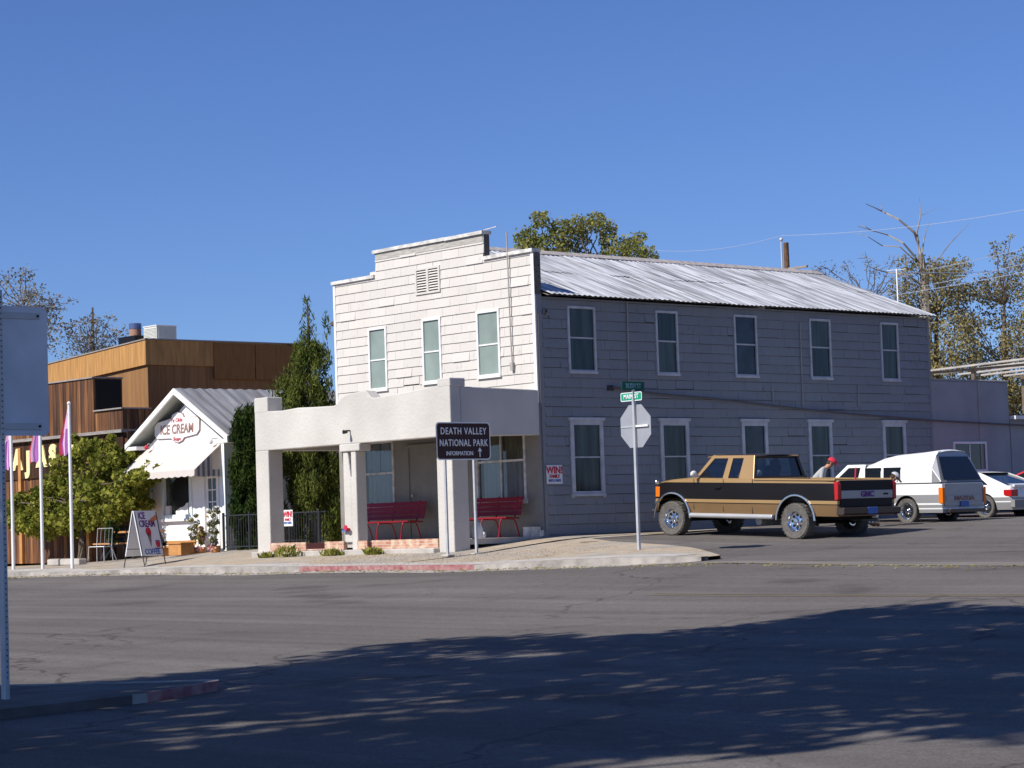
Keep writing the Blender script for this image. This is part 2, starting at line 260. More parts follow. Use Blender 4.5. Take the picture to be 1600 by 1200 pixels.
# ---------------------------------------------------------------- mesh helpers
class MB:
    def __init__(s): s.v = []; s.f = []; s.m = []
    def add(s, vs, fs, mi=0):
        o = len(s.v); s.v += [tuple(map(float, p)) for p in vs]; s.f += [tuple(o+i for i in f) for f in fs]; s.m += [mi]*len(fs); return s
    def box(s, x0, x1, y0, y1, z0, z1, mi=0):
        v = [(x, y, z) for z in (z0, z1) for y in (y0, y1) for x in (x0, x1)]
        return s.add(v, [(0, 2, 3, 1), (4, 5, 7, 6), (0, 1, 5, 4), (2, 6, 7, 3), (0, 4, 6, 2), (1, 3, 7, 5)], mi)
    def prism(s, poly, d0, d1, axis='y', mi=0):
        """2-D polygon (a,b) extruded along axis: y -> (a,d,b); x -> (d,a,b); z -> (a,b,d)"""
        P = {'y': lambda a, b, d: (a, d, b), 'x': lambda a, b, d: (d, a, b), 'z': lambda a, b, d: (a, b, d)}[axis]
        n = len(poly); v = [P(a, b, d0) for a, b in poly]+[P(a, b, d1) for a, b in poly]
        return s.add(v, [tuple(range(n)), tuple(range(2*n-1, n-1, -1))]+[(i, i+n, (i+1) % n+n, (i+1) % n) for i in range(n)], mi)
    def tube(s, pts, rs, n=8, mi=0, cap=True):
        pts = [Vector(p) for p in pts]
        if not hasattr(rs, '__len__'): rs = [rs]*len(pts)
        vs = []; k = len(pts)
        for i, p in enumerate(pts):
            d = (pts[min(i+1, k-1)]-pts[max(i-1, 0)]).normalized(); a = d.cross(Vector((0, 0, 1)))
            if a.length < .05: a = d.cross(Vector((1, 0, 0)))
            a.normalize(); b = d.cross(a)
            vs += [p+(a*math.cos(6.2832*j/n)+b*math.sin(6.2832*j/n))*rs[i] for j in range(n)]
        fs = [(i*n+j, i*n+(j+1) % n, (i+1)*n+(j+1) % n, (i+1)*n+j) for i in range(k-1) for j in range(n)]
        if cap: fs += [tuple(range(n-1, -1, -1)), tuple((k-1)*n+j for j in range(n))]
        return s.add(vs, fs, mi)
    def lathe(s, prof, c=(0, 0, 0), axis='z', n=24, mi=0, closed=False):
        vs = []
        for r, h in prof:
            for j in range(n):
                a = 6.2832*j/n; x, y = r*math.cos(a), r*math.sin(a)
                p = {'z': (x, y, h), 'y': (x, h, y), 'x': (h, x, y)}[axis]; vs.append((p[0]+c[0], p[1]+c[1], p[2]+c[2]))
        k = len(prof); fs = [(i*n+j, i*n+(j+1) % n, (i+1)*n+(j+1) % n, (i+1)*n+j) for i in range(k-1) for j in range(n)]
        if closed: fs += [((k-1)*n+j, (k-1)*n+(j+1) % n, (j+1) % n, j) for j in range(n)]
        return s.add(vs, fs, mi)
    def ball(s, c, r, n=10, mi=0):
        r = (r, r, r) if not hasattr(r, '__len__') else r
        vs = [(c[0]+r[0]*math.cos(6.2832*j/n)*math.sin(math.pi*i/n), c[1]+r[1]*math.sin(6.2832*j/n)*math.sin(math.pi*i/n), c[2]+r[2]*math.cos(math.pi*i/n)) for i in range(n+1) for j in range(n)]
        return s.add(vs, [(i*n+j, (i+1)*n+j, (i+1)*n+(j+1) % n, i*n+(j+1) % n) for i in range(n) for j in range(n)], mi)
    def build(s, name, mats, parent=None, smooth=False, loc=(0, 0, 0), rot=(0, 0, 0)):
        me = bpy.data.meshes.new(name); me.from_pydata(s.v, [], s.f)
        if not isinstance(mats, (list, tuple)): mats = [mats]
        for m in mats: me.materials.append(m)
        me.polygons.foreach_set('material_index', s.m); me.validate()
        if smooth:
            me.polygons.foreach_set('use_smooth', [True]*len(me.polygons))
            try: me.set_sharp_from_angle(angle=R(40))
            except Exception: pass
        me.update(); o = bpy.data.objects.new(name, me); COL.objects.link(o); o.location = loc; o.rotation_euler = rot
        if parent: o.parent = parent
        import bmesh
        if len(me.polygons) < 6000:
            b = bmesh.new(); b.from_mesh(me); bmesh.ops.recalc_face_normals(b, faces=b.faces); b.to_mesh(me); b.free()
        return o
def B(): return MB()
def tag(o, label=None, cat=None, group=None, kind=None):
    if label: o['label'] = label
    if cat: o['category'] = cat
    if group: o['group'] = group
    if kind: o['kind'] = kind
    return o
def root(name, label, cat, loc=(0, 0, 0), rz=0., group=None):
    o = bpy.data.objects.new(name, None); COL.objects.link(o); o.location = loc; o.rotation_euler = (0, 0, rz); o.empty_display_size = .3
    return tag(o, label, cat, group)
def kids(o): return [c for c in bpy.data.objects if c.parent == o]
def dup(o, loc=None, rz=None, label=None, parent=None):
    c = o.copy(); COL.objects.link(c)
    if parent: c.parent = parent
    if loc is not None: c.location = loc
    if rz is not None: c.rotation_euler = (0, 0, rz)
    if label: c['label'] = label
    for k in kids(o): dup(k, parent=c)
    return c
def text(s, size, m, parent, loc, rot, name='lettering', ext=.006, bold=.0, sx=1., align='CENTER', shear=0., sp=1.):
    cu = bpy.data.curves.new(name, 'FONT'); cu.body = s; cu.size = size; cu.extrude = ext; cu.offset = bold; cu.align_x = align; cu.align_y = 'CENTER'; cu.shear = shear; cu.space_character = sp; cu.resolution_u = 3
    t = bpy.data.objects.new('tmp', cu); COL.objects.link(t); me = bpy.data.meshes.new_from_object(t); bpy.data.objects.remove(t)
    me.materials.clear(); me.materials.append(m); o = bpy.data.objects.new(name, me); COL.objects.link(o); o.parent = parent; o.location = loc; o.rotation_euler = rot; o.scale = (sx, 1, 1); return o
FRONT = (R(90), 0, 0)            # reads from -Y
SIDE = (R(90), 0, R(90))         # reads from +X
# ---------------------------------------------------------------- terrain functions (thin plate spline through surveyed heights)
class TPS:
    def __init__(s, pts):
        P = np.array(pts, float); s.p = P[:, :2]; n = len(P); D = np.linalg.norm(s.p[:, None]-s.p[None], axis=2)
        K = s.k(D)+np.eye(n)*.02; Q = np.c_[np.ones(n), s.p]; A = np.block([[K, Q], [Q.T, np.zeros((3, 3))]]); s.w = np.linalg.solve(A, np.r_[P[:, 2], 0, 0, 0])
    @staticmethod
    def k(r): return r                                    # biharmonic in 3-D: calm, no overshoot
    def __call__(s, x, y):
        x = np.atleast_1d(np.asarray(x, float)); y = np.atleast_1d(np.asarray(y, float))
        D = np.sqrt((x[:, None]-s.p[:, 0])**2+(y[:, None]-s.p[:, 1])**2); v = s.k(D)@s.w[:-3]+s.w[-3]+s.w[-2]*x+s.w[-1]*y
        return float(v[0]) if len(v) == 1 else v
FAR = [(-250, -13, -2), (-250, 120, 0), (250, -13, .5), (0, 250, 2), (0, -250, -2), (250, 250, 2), (250, -250, -1), (-250, -250, -2)]
gr = TPS([(-60, -5.8, -.95), (-14, -5.8, -.63), (-3, -5.8, -.60), (3.6, -5.8, -.58), (8, -5.8, -.53), (11, -5.8, -.50), (1.2, .5, -.06), (1.2, 3, -.05), (2.06, 2, -.08), (5.71, 2, -.23), (3, 7, .08), (5, 7, .03), (4.4, 10.5, .07), (1.2, 12, .14), (9, -3, -.41), (5.5, -1.3, -.26), (2.5, -.6, -.12), (12, 2, -.33), (12, 8, -.08), (14, 14, .05), (10, 25, .3), (3, 25, .35), (-14, -21.5, -1.15), (3, -21.5, -1.2), (18, -22, -1.25), (35, -21.5, -1.22), (25, -10, -.78), (38, -34, -1.33), (30, -26, -1.33), (15, -13, -.95), (-3, -13, -.92), (30, 0, -.4), (30, 14, 0), (-40, -13, -1.1), (-20, 2, -.5), (-7, 0, -.2)]+FAR)
gw = TPS([(-60, -5.7, -.8), (-15, -5.7, -.50), (-12.8, -4.5, -.45), (-1.4, -5.7, -.47), (4.3, -5.7, -.48), (8.6, -5.5, -.39), (9.7, -5.2, -.42), (10.4, -5.1, -.485), (-7.3, -2.75, -.29), (-3, -2.75, -.27), (0, -2.4, -.25), (.9, -3.5, -.35), (.9, -2.74, -.31), (6.73, -3.6, -.27), (9.3, -4.3, -.37), (0, 0, -.01), (1.2, .3, -.05), (1.2, 3, -.02), (1.2, 14, .16), (4, -1.4, -.17), (-12.5, 0, -.14), (-16.6, 0, -.28), (-18, .3, -.39), (-10, -1, -.14), (-30, 0, -.55), (-20, -5.7, -.54), (-11, -3.5, -.47), (-30, 30, 0), (0, 30, .35), (-60, 30, -.1)]+FAR)
def sheet(name, xs, ys, inside, zf, m, kind='structure', skirt=None):
    xs = np.array(xs); ys = np.array(ys); X, Y = np.meshgrid(xs, ys); Z = zf(X.ravel(), Y.ravel()).reshape(X.shape)
    nx = len(xs); v = np.c_[X.ravel(), Y.ravel(), Z.ravel()]
    f = [(j*nx+i, j*nx+i+1, (j+1)*nx+i+1, (j+1)*nx+i) for j in range(len(ys)-1) for i in range(nx-1) if inside((xs[i]+xs[i+1])/2, (ys[j]+ys[j+1])/2)]
    b = MB(); b.v = [tuple(map(float, p)) for p in v]; b.f = f; b.m = [0]*len(f); o = b.build(name, m, smooth=True); return tag(o, kind=kind)
def rng(a, b, s): return list(np.arange(a, b+s*.5, s))
# ================================================================ SETTING
xs = rng(-240, -50, 12)+rng(-44, -26, 3)+rng(-24, 42, .6)+rng(46, 70, 4)+rng(90, 240, 15)
ys = rng(-240, -60, 15)+rng(-50, -36, 2)+rng(-35, 30, .6)+rng(33, 60, 4)+rng(75, 240, 15)
g = sheet('ground', xs, ys, lambda x, y: True, lambda x, y: np.minimum(gr(x, y), gw(x, y))-.10, M['dirt'])
far = MB(); N = 48
far.add([(3000*math.cos(6.2832*i/N), 3000*math.sin(6.2832*i/N), -8) for i in range(N)], [tuple(range(N))]); tag(far.build('terrain', M['dirt']), kind='structure')
sheet('road', xs, ys, lambda x, y: y < -5.3 or 1.0 < x < 27, lambda x, y: gr(x, y), M['asphalt'])
def yf(x): return -5.7+(0 if x < 6 else .9*((x-6)/3.8)**2)
def yb(x): return float(np.interp(x, [1.2, 1.35, 3, 6, 8, 9.8], [3.0, .15, -.75, -2.1, -3.3, -4.55]))
def strip(name, X, y0, y1, n, zf, m, skirt=0., both=True, kind='structure', endcap=False):
    b = MB(); X = list(X)
    if endcap: X = X+[X[-1]+.001]
    for i, x in enumerate(X):
        a, c = y0(x), y1(x); yy = [a+(c-a)*(j/n)**(1 if c-a < 6 else 1.6) for j in range(n+1)]; z = np.atleast_1d(zf(np.full(n+1, x), np.array(yy)))
        col = [(x, yy[0], z[0]-skirt)]+[(x, q, float(k)) for q, k in zip(yy, z)]+[(x, yy[-1], z[-1]-skirt)]
        if endcap and i == len(X)-1: col = [(q[0], q[1], q[2]-skirt) for q in col]
        b.v += col
    k = n+3; r0, r1 = (0, k-1) if skirt else (1, k-2)
    b.f = [(i*k+j, (i+1)*k+j, (i+1)*k+j+1, i*k+j+1) for i in range(len(X)-1) for j in range(r0, r1)]; b.m = [0]*len(b.f)
    o = b.build(name, m, smooth=False); return tag(o, kind=kind)
XW = rng(-200, -40, 10)+rng(-36, 1.15, .5)
strip('pavement', XW, yf, lambda x: 42, 40, gw, M['walk'], .3)
strip('pavement', [1.16]+rng(1.2, 9.7, .3), yf, yb, 12, gw, M['walk'], .3)
XK = rng(-200, -40, 10)+rng(-36, 9.8, .4)
off = lambda d: (lambda x, y: gw(x, y)+d)
strip('concrete_walk', rng(-36, 9, .5), lambda x: yf(x)+.17, lambda x: yf(x)+(1.15 if x < -8 else .75+.25*math.sin(x*1.7)*.4), 3, off(.005), M['concrete'])
strip('kerb', XK, lambda x: yf(x)-.02, lambda x: yf(x)+.16, 1, off(.008), M['kerb'], .32)
strip('painted_kerb', rng(-1.4, 4.3, .3), lambda x: yf(x)-.024, lambda x: yf(x)+.10, 1, off(.012), M['redkerb'], .13)
strip('gutter', XK, lambda x: yf(x)-.50, lambda x: yf(x)-.02, 1, lambda x, y: gr(x, y)+.004, M['kerb'])
strip('gutter', rng(9.8, 30, .6), lambda x: -5.75, lambda x: -5.05, 2, lambda x, y: gr(x, y)+.006, M['gutter'])
# near side of the street: kerb nose and pavement the tall sign stands on
def ynk(x): return -21.55-(19.0-x)*.6 if x < 19.0 else -21.55-1.2*((x-19.0)/.6)**2
nz = lambda x, y: gr(x, y)+.085
XN = rng(-120, -20, 10)+rng(-14, 18, .6)+rng(18.2, 19.6, .2)
strip('pavement', XN, lambda x: -95, lambda x: ynk(x)-.14, 30, nz, M['near_walk'], .2, endcap=True)
strip('kerb', XN, lambda x: ynk(x)-.16, ynk, 1, lambda x, y: nz(x, y)+.006, M['kerb'], .16, endcap=True)
strip('painted_kerb', rng(19.2, 19.6, .1), lambda x: ynk(x)-.17, lambda x: ynk(x)+.004, 1, lambda x, y: nz(x, y)+.01, M['redkerb'], .1)
m_y = mat('worn yellow line', (.20, .16, .08), .9, scale=6, var=.1, c2=(.15, .135, .115))
for d in (0, .22):
    strip('centre_line', rng(14, 60, 1), lambda x: -10.5-d, lambda x: -10.4-d, 1, lambda x, y: gr(x, y)+.004, m_y)

# ================================================================ HOTEL-LIKE TWO STOREY BUILDING
def rect_minus(r, h):
    x0, x1, z0, z1 = r; a0, a1, c0, c1 = h
    if a1 <= x0 or a0 >= x1 or c1 <= z0 or c0 >= z1: return [r]
    o = []
    if a0 > x0: o.append((x0, a0, z0, z1))
    if a1 < x1: o.append((a1, x1, z0, z1))
    X0, X1 = max(x0, a0), min(x1, a1)
    if c0 > z0: o.append((X0, X1, z0, c0))
    if c1 < z1: o.append((X0, X1, c1, z1))
    return o
def shingles(b, put, u0, u1, z0, top, holes, seed, rh=.222, sw=.61, rough=0., span=None, gapz=.0):
    rd = random.Random(seed); z = z0; k = 0
    while z < 7.3:
        u = u0-(sw*.5 if k % 2 else 0)-rd.random()*.12
        while u < u1:
            ua, uc = span(z+.03) if span else (u0, u1)
            a, c = max(u, ua), min(u+sw, uc); u += sw
            if c-a < .04: continue
            t = top((a+c)/2); zt = min(z+rh, t)
            if zt-z < .03: continue
            dz = (rd.random()-.5)*rough*.02; lift = .003*rd.random()+(.012 if rd.random() < rough*.12 else 0)
            rs = [(a+.002, c-.002, z+dz+gapz, zt)]
            if rd.random() < rough*.10: rs = [(a+.012, c-.012, z+dz+.012+.02*rd.random(), zt)]
            for h in holes: rs = [q for r in rs for q in rect_minus(r, h)]
            for (p, q, e, f) in rs:
                if q-p < .015 or f-e < .015: continue
                tb = .010+.018*(z+rh-e)/rh+lift; tt = .010+.018*max(0, z+rh-f)/rh
                v = [put(p, .0, e), put(q, .0, e), put(p, tb, e), put(q, tb, e), put(p, tt, f), put(q, tt, f), put(p, 0, f), put(q, 0, f)]
                b.add(v, [(2, 3, 5, 4), (0, 1, 3, 2), (0, 2, 4, 6), (1, 7, 5, 3), (4, 5, 7, 6)])
        z += rh; k += 1
H = root('apartment_building', 'two storey pale shingled building with stepped false front, plastered porch and corrugated metal roof', 'building')
pf = lambda u, n, z: (u, -n, z)      # facade plane, reads along X, outward -Y
ps = lambda u, n, z: (n, u, z)       # side plane, reads along Y, outward +X
FU = [(-6.12, -5.40, 3.68, 5.2), (-4.03, -3.33, 3.72, 5.24), (-2.03, -1.22, 3.72, 5.24)]
SU = [(.93, 1.80, 3.73, 5.22), (3.76, 4.50, 3.73, 5.22), (6.45, 7.27, 3.73, 5.22), (9.22, 10.03, 3.73, 5.22), (12.0, 12.72, 3.73, 5.22)]
SL = [(.90, 1.92, .93, 2.60), (3.78, 4.74, .93, 2.60), (6.58, 7.51, .93, 2.60), (9.03, 9.92, .93, 2.60), (11.92, 12.85, .93, 2.60)]
VENT = (-4.22, -3.30, 5.83, 6.46)
ftop = lambda u: 7.06 if -5.77 < u < -1.7 else 6.46
b = MB()
b.prism([(-7.48, 3.1), (-7.48, 6.44), (-5.77, 6.44), (-5.77, 7.04), (-1.7, 7.04), (-1.7, 6.44), (0, 6.44), (0, 3.1)], 0.004, .16, 'y')
b.build('front_wall', M['siding_back'], H)
b = MB(); shingles(b, pf, -7.44, -.04, 3.02, ftop, FU+[VENT], 3, rough=.3, span=lambda z: (-7.44, -.04) if z < 6.43 else (-5.77, -1.70)); b.build('front_siding', M['siding'], H)
b = MB(); b.prism([(.17, -.4), (14.0, -.2), (14.0, 5.40), (.17, 5.40)], -.2, -.004, 'x'); b.build('side_wall', M['siding_back'], H)
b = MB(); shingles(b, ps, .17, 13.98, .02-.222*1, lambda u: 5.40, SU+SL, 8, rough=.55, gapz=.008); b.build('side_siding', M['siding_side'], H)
b = MB(); b.box(-7.48, -7.3, .17, 14.0, -.4, 5.40); b.prism([(-7.3, -.3), (-.21, -.3), (-.21, 5.4), (-3.9, 6.95), (-7.3, 5.4)], 13.8, 13.98, 'y'); b.build('rear_wall', M['siding'], H)
# corner boards and weathered caps
b = MB(); b.box(-7.50, -7.42, -.035, .16, 3.0, 6.47); b.build('corner_board', M['white'], H)
b = MB(); b.box(-.085, .012, -.036, -.002, 3.0, 6.47); b.build('corner_board', M['white'], H)
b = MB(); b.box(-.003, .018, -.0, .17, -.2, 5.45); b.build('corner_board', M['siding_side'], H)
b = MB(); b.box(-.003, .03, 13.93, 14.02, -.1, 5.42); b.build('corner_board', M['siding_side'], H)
b = MB(); b.box(-.012, .016, -.028, .172, 5.45, 6.455); b.build('parapet_end', mat('bare weathered board', (.13, .12, .11), .9, var=.3, scale=12), H)
b = MB(); rd = random.Random(4)
for (x0, x1, z, n) in ((-7.53, -5.79, 6.47, 1), (-5.83, -1.66, 7.07, 3), (-1.69, .03, 6.47, 2)):
    xa = x0
    for i in range(n):
        xb = x0+(x1-x0)*(i+1)/n; t = (rd.random()-.5)*.02
        b.prism([(xa, z-.06+t), (xb-.012, z-.06-t*.4), (xb-.012, z+.02-t*.4), (xa, z+.02+t)], -.075-.006*i, .2, 'y'); xa = xb
b.build('parapet_cap', M['white_old'], H)
b = MB(); b.box(-5.75, -1.72, -.034, -.0, 6.84, 7.005); b.box(-5.75, -1.72, -.045, -.034, 6.98, 7.0); b.build('frieze_board', mat('grey weathered paint', (.42, .40, .36), .85, var=.25, scale=4, stretch=(1, 6, 6)), H)
b = MB(); b.tube([(-1.7, 0, 7.10), (-1.25, .0, 7.13)], .012, 5); b.build('loose_strip', M['white_old'], H)
b = MB(); x0, x1, z0, z1 = VENT
b.box(x0, x0+.06, -.05, -.002, z0, z1); b.box(x1-.06, x1, -.05, -.002, z0, z1); b.box(x0+.06, x1-.06, -.05, -.002, z0, z0+.05); b.box(x0+.06, x1-.06, -.05, -.002, z1-.05, z1); xm = (x0+x1)/2; b.box(xm-.04, xm+.04, -.049, -.002, z0+.05, z1-.05)
v = b.build('vent', M['siding'], H); b = MB()
for k in range(8):
    z = z0+.08+k*.063
    for (a, c) in ((x0+.06, xm-.04), (xm+.04, x1-.06)): b.add([(a, -.045, z), (c, -.045, z), (c, -.012, z+.035), (a, -.012, z+.035), (a, -.045, z+.008), (c, -.045, z+.008), (c, -.012, z+.043), (a, -.012, z+.043)], [(0, 1, 2, 3), (4, 7, 6, 5), (0, 4, 5, 1), (2, 6, 7, 3)])
b.build('louvre', M['siding'], v); b = MB(); b.box(x0+.06, x1-.06, -.008, -.001, z0+.05, z1-.05); b.build('backing', M['black'], v)
def window(h, put, fwid, deep, mid, pane, parent, cap=False, rail=.035, mullion=False, frame=M['white']):
    u0, u1, z0, z1 = h; b = MB()
    def bx(a, c, n0, n1, e, f):
        p, q = put(a, n0, e), put(c, n1, f); b.box(min(p[0], q[0]), max(p[0], q[0]), min(p[1], q[1]), max(p[1], q[1]), e, f)
    bx(u0, u0+fwid, .0, deep, z0, z1); bx(u1-fwid, u1, .0, deep, z0, z1); bx(u0+fwid, u1-fwid, .0, deep, z1-fwid, z1)
    if cap: bx(u0-.05, u1+.05, .001, deep+.025, z1+.001, z1+.07); bx(u0-.02, u0+.07, .001, deep-.004, z0-.09, z0-.001); bx(u1-.07, u1+.02, .001, deep-.004, z0-.09, z0-.001)
    if mid: bx(u0+fwid, u1-fwid, .0, deep*.6, mid-rail/2, mid+rail/2)
    if mullion: bx((u0+u1)/2-.015, (u0+u1)/2+.015, .0, deep*.58, z0+fwid, z1-fwid)
    wd = b.build('window', frame, parent)
    if isinstance(pane, tuple):
        b2 = MB(); b = b2; bx(u0+fwid, u1-fwid, .0, .008, z0+.02, mid); b2.build('pane', pane[0], wd)
        b2 = MB(); b = b2; bx(u0+fwid, u1-fwid, .0, .016, mid+.001, z1-fwid); b2.build('pane', pane[1], wd)
    else: b2 = MB(); b = b2; bx(u0+fwid, u1-fwid, .0, .012, z0+.02, z1-fwid); b2.build('pane', pane, wd)
    b3 = MB(); b = b3; bx(u0-.01, u1+.01, .0, deep+.02, z0-.055, z0); bx(u0+fwid, u1-fwid, .0, deep*.8, z0, z0+fwid*.6); b3.build('sill', frame, wd)
    return wd
for i, h in enumerate(FU): window(h, pf, .06, .05, (h[2]+h[3])/2-.04, M['screen'], H)
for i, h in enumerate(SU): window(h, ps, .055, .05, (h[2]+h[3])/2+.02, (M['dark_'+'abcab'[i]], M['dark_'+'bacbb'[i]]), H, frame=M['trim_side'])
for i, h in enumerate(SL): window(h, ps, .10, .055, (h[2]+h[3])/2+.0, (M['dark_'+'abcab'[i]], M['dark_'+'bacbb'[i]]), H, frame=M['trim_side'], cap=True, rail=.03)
# corrugated roof, sheet by sheet
def corr(b, x0, z0, x1, z1, ya, yb_, pitch, amp, sheetw, seed, jit=.03, lift=.0):
    rd = random.Random(seed); y = ya
    while y < yb_-.02:
        ye = min(y+sheetw, yb_); n = max(2, int((ye-y)/(pitch/8))); j0 = (rd.random()-.5)*jit; dz = rd.random()*.012+lift; tl = (rd.random()-.5)*.02
        vs = []
        for i in range(n+1):
            yy = y+(ye-y)*i/n+ (.02 if i == n and ye < yb_ else 0); c = amp*math.cos(2*math.pi*(yy-ya)/pitch)
            for t in (0, .5, 1):
                vs.append((x0+j0*(1-t)+(x1-x0)*t, yy, z0+(z1-z0)*t+c+dz+tl*(i/n)))
        b.add(vs, [(i*3+k, (i+1)*3+k, (i+1)*3+k+1, i*3+k+1) for i in range(n) for k in (0, 1)]); y = ye
    return b
zr = lambda x: 5.44+(.26-x)*(1.58/4.16)
b = MB(); corr(b, .26, zr(.26), -2.05, zr(-2.05), .18, 14.12, .16, .010, .66, 2, .03); corr(b, -1.85, zr(-1.85)+.008, -3.9, zr(-3.9)+.01, .18, 14.12, .16, .010, .66, 5, .03, .0)
corr(b, -8.0, zr(.20), -3.9, zr(-3.9)+.01, .18, 14.12, .3, .012, 1.2, 7, .02)
roof = b.build('roof', M['roof'], H)
b = MB(); b.prism([(-4.15, 6.945), (-3.9, 7.06), (-3.65, 6.945), (-3.65, 6.965), (-3.9, 7.085), (-4.15, 6.965)], .17, 14.16, 'y'); b.build('ridge_cap', M['rust'], roof)
b = MB(); b.add([(.2, .18, 5.42), (.2, 14.1, 5.42), (-3.9, 14.1, 6.97), (-3.9, .18, 6.97), (-7.95, 14.1, 5.42), (-7.95, .18, 5.42)], [(0, 1, 2, 3), (3, 2, 4, 5)]); b.build('roof_boards', M['grey_wood'], roof)
# conduits and pipes
b = MB(); b.tube([(-.82, -.08, 6.95), (-.80, -.075, 4.6), (-.78, -.07, 3.95)], .017, 6); b.box(-.83, -.74, -.10, -.03, 3.78, 3.96); b.build('mast_pipe', M['pipe'], H)
b = MB(); b.tube([(.045, 2.84, 5.38), (.045, 2.80, 3.4)], .018, 6); b.build('conduit', M['pipe'], H)
for pp in ([(.045, 8.87, 5.1), (.045, 8.85, 2.95)], [(.045, 11.02, 3.55), (.045, 11.0, 3.0)], [(.045, 7.75, 3.5), (.045, 7.75, 3.1)]):
    b = MB(); b.tube(pp, .016, 6); b.build('conduit', M['pipe'], H)
b = MB(); b.tube([(.035, .035, 5.0), (.035, .035, .1)], .010, 5); b.build('conduit', M['cable'], H)
b = MB(); b.box(.02, .09, .19, .27, 5.0, 5.1); b.tube([(.1, .22, 5.02), (.16, .24, 4.98), (.1, .3, 4.9)], .012, 5); b.build('wire_bracket', M['iron'], H); b = MB(); b.box(.02, .06, 2.12, 2.3, 3.3, 3.42); b.build('wire_bracket', M['iron'], H)
# ---- porch
b = MB(); b.prism([(-7.37, 2.25), (-7.37, 3.2), (-6.84, 3.19), (-6.24, 3.17), (-5.6, 3.2), (-4.9, 3.175), (-4.2, 3.16), (-4.02, 3.22), (-3.9, 3.33), (-3.6, 3.40), (-3.05, 3.44), (-2.97, 3.43), (-2.78, 3.27), (-2.70, 3.24), (-1.6, 3.30), (-.42, 3.37), (0, 3.37), (0, 2.25)], -2.6, -2.30, 'y')
b.prism([(-2.30, 2.24), (-.0, 2.27), (-.0, 3.29), (-2.15, 3.33), (-2.30, 3.33)], -.28, .008, 'x')
b.prism([(-2.30, 2.25), (0, 2.25), (0, 3.2), (-2.30, 3.2)], -7.37, -7.1, 'x')
o = b.build('porch_parapet', M['stucco'], H)
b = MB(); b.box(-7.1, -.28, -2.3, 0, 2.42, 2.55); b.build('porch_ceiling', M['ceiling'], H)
def pillar(x0, x1, y0, y1, z0, z1, cham=.0):
    b = MB(); b.box(x0, x1, y0, y1, z0, z1); return b
pillar(-7.372, -6.84, -2.602, -2.18, -.3, 2.252).build('porch_column', M['stucco'], H); 
b = MB(); b.box(-7.374, -6.82, -2.604, -2.16, 3.165, 3.53); b.build('parapet_post', M['stucco'], H)
pillar(-.52, .004, -2.602, -2.15, -.35, 2.252).build('porch_column', M['stucco'], H)
b = MB(); b.box(-.42, .012, -2.604, -2.16, 3.33, 3.52); b.build('parapet_post', M['stucco'], H)
b = MB(); b.box(-3.60, -3.42, -2.60, -2.30, -.18, 2.08); b.prism([(-3.92, -.0), (-3.64, 0), (-3.64, 1.45), (-3.74, 2.08), (-3.92, 2.08)], -2.585, -2.34, 'y'); b.box(-3.99, -3.24, -2.63, -2.28, 2.08, 2.249); b.box(-3.66, -3.6, -2.58, -2.38, -.18, 1.5); b.build('porch_post', M['stucco'], H)
b = MB(); b.box(-7.3, -.02, -2.52, 0, -.12, .0); b.build('porch_floor', M['concrete'], H)
b = MB()
for (a, c) in ((-6.83, -5.40), (-4.66, -3.93), (-3.42, -3.05), (-2.88, -.53)): b.box(a, c, -2.62, -2.53, -.165, .035)
b.box(-5.40, -4.66, -2.60, -2.53, -.16, -.13); b.build('brick_step', M['brick'], H)
b = MB(); b.box(-7.40, -.5, -2.78, -2.5, -.36, -.166); b.build('footing', M['concrete'], H)
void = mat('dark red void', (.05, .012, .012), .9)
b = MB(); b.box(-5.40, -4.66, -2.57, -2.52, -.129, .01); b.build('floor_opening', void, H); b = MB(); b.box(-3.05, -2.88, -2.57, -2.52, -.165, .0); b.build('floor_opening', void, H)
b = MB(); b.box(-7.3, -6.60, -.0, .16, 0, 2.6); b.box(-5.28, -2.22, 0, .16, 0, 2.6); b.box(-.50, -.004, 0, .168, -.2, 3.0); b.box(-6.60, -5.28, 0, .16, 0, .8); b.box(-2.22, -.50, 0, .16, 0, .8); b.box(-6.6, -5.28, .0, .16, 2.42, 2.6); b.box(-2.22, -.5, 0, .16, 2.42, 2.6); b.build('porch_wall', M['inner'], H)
b = MB(); b.box(-7.48, -7.3, 0, .165, -.3, 3.1); b.box(-7.3, 0, .0, .16, 2.6, 3.1); b.build('front_wall', M['inner'], H)
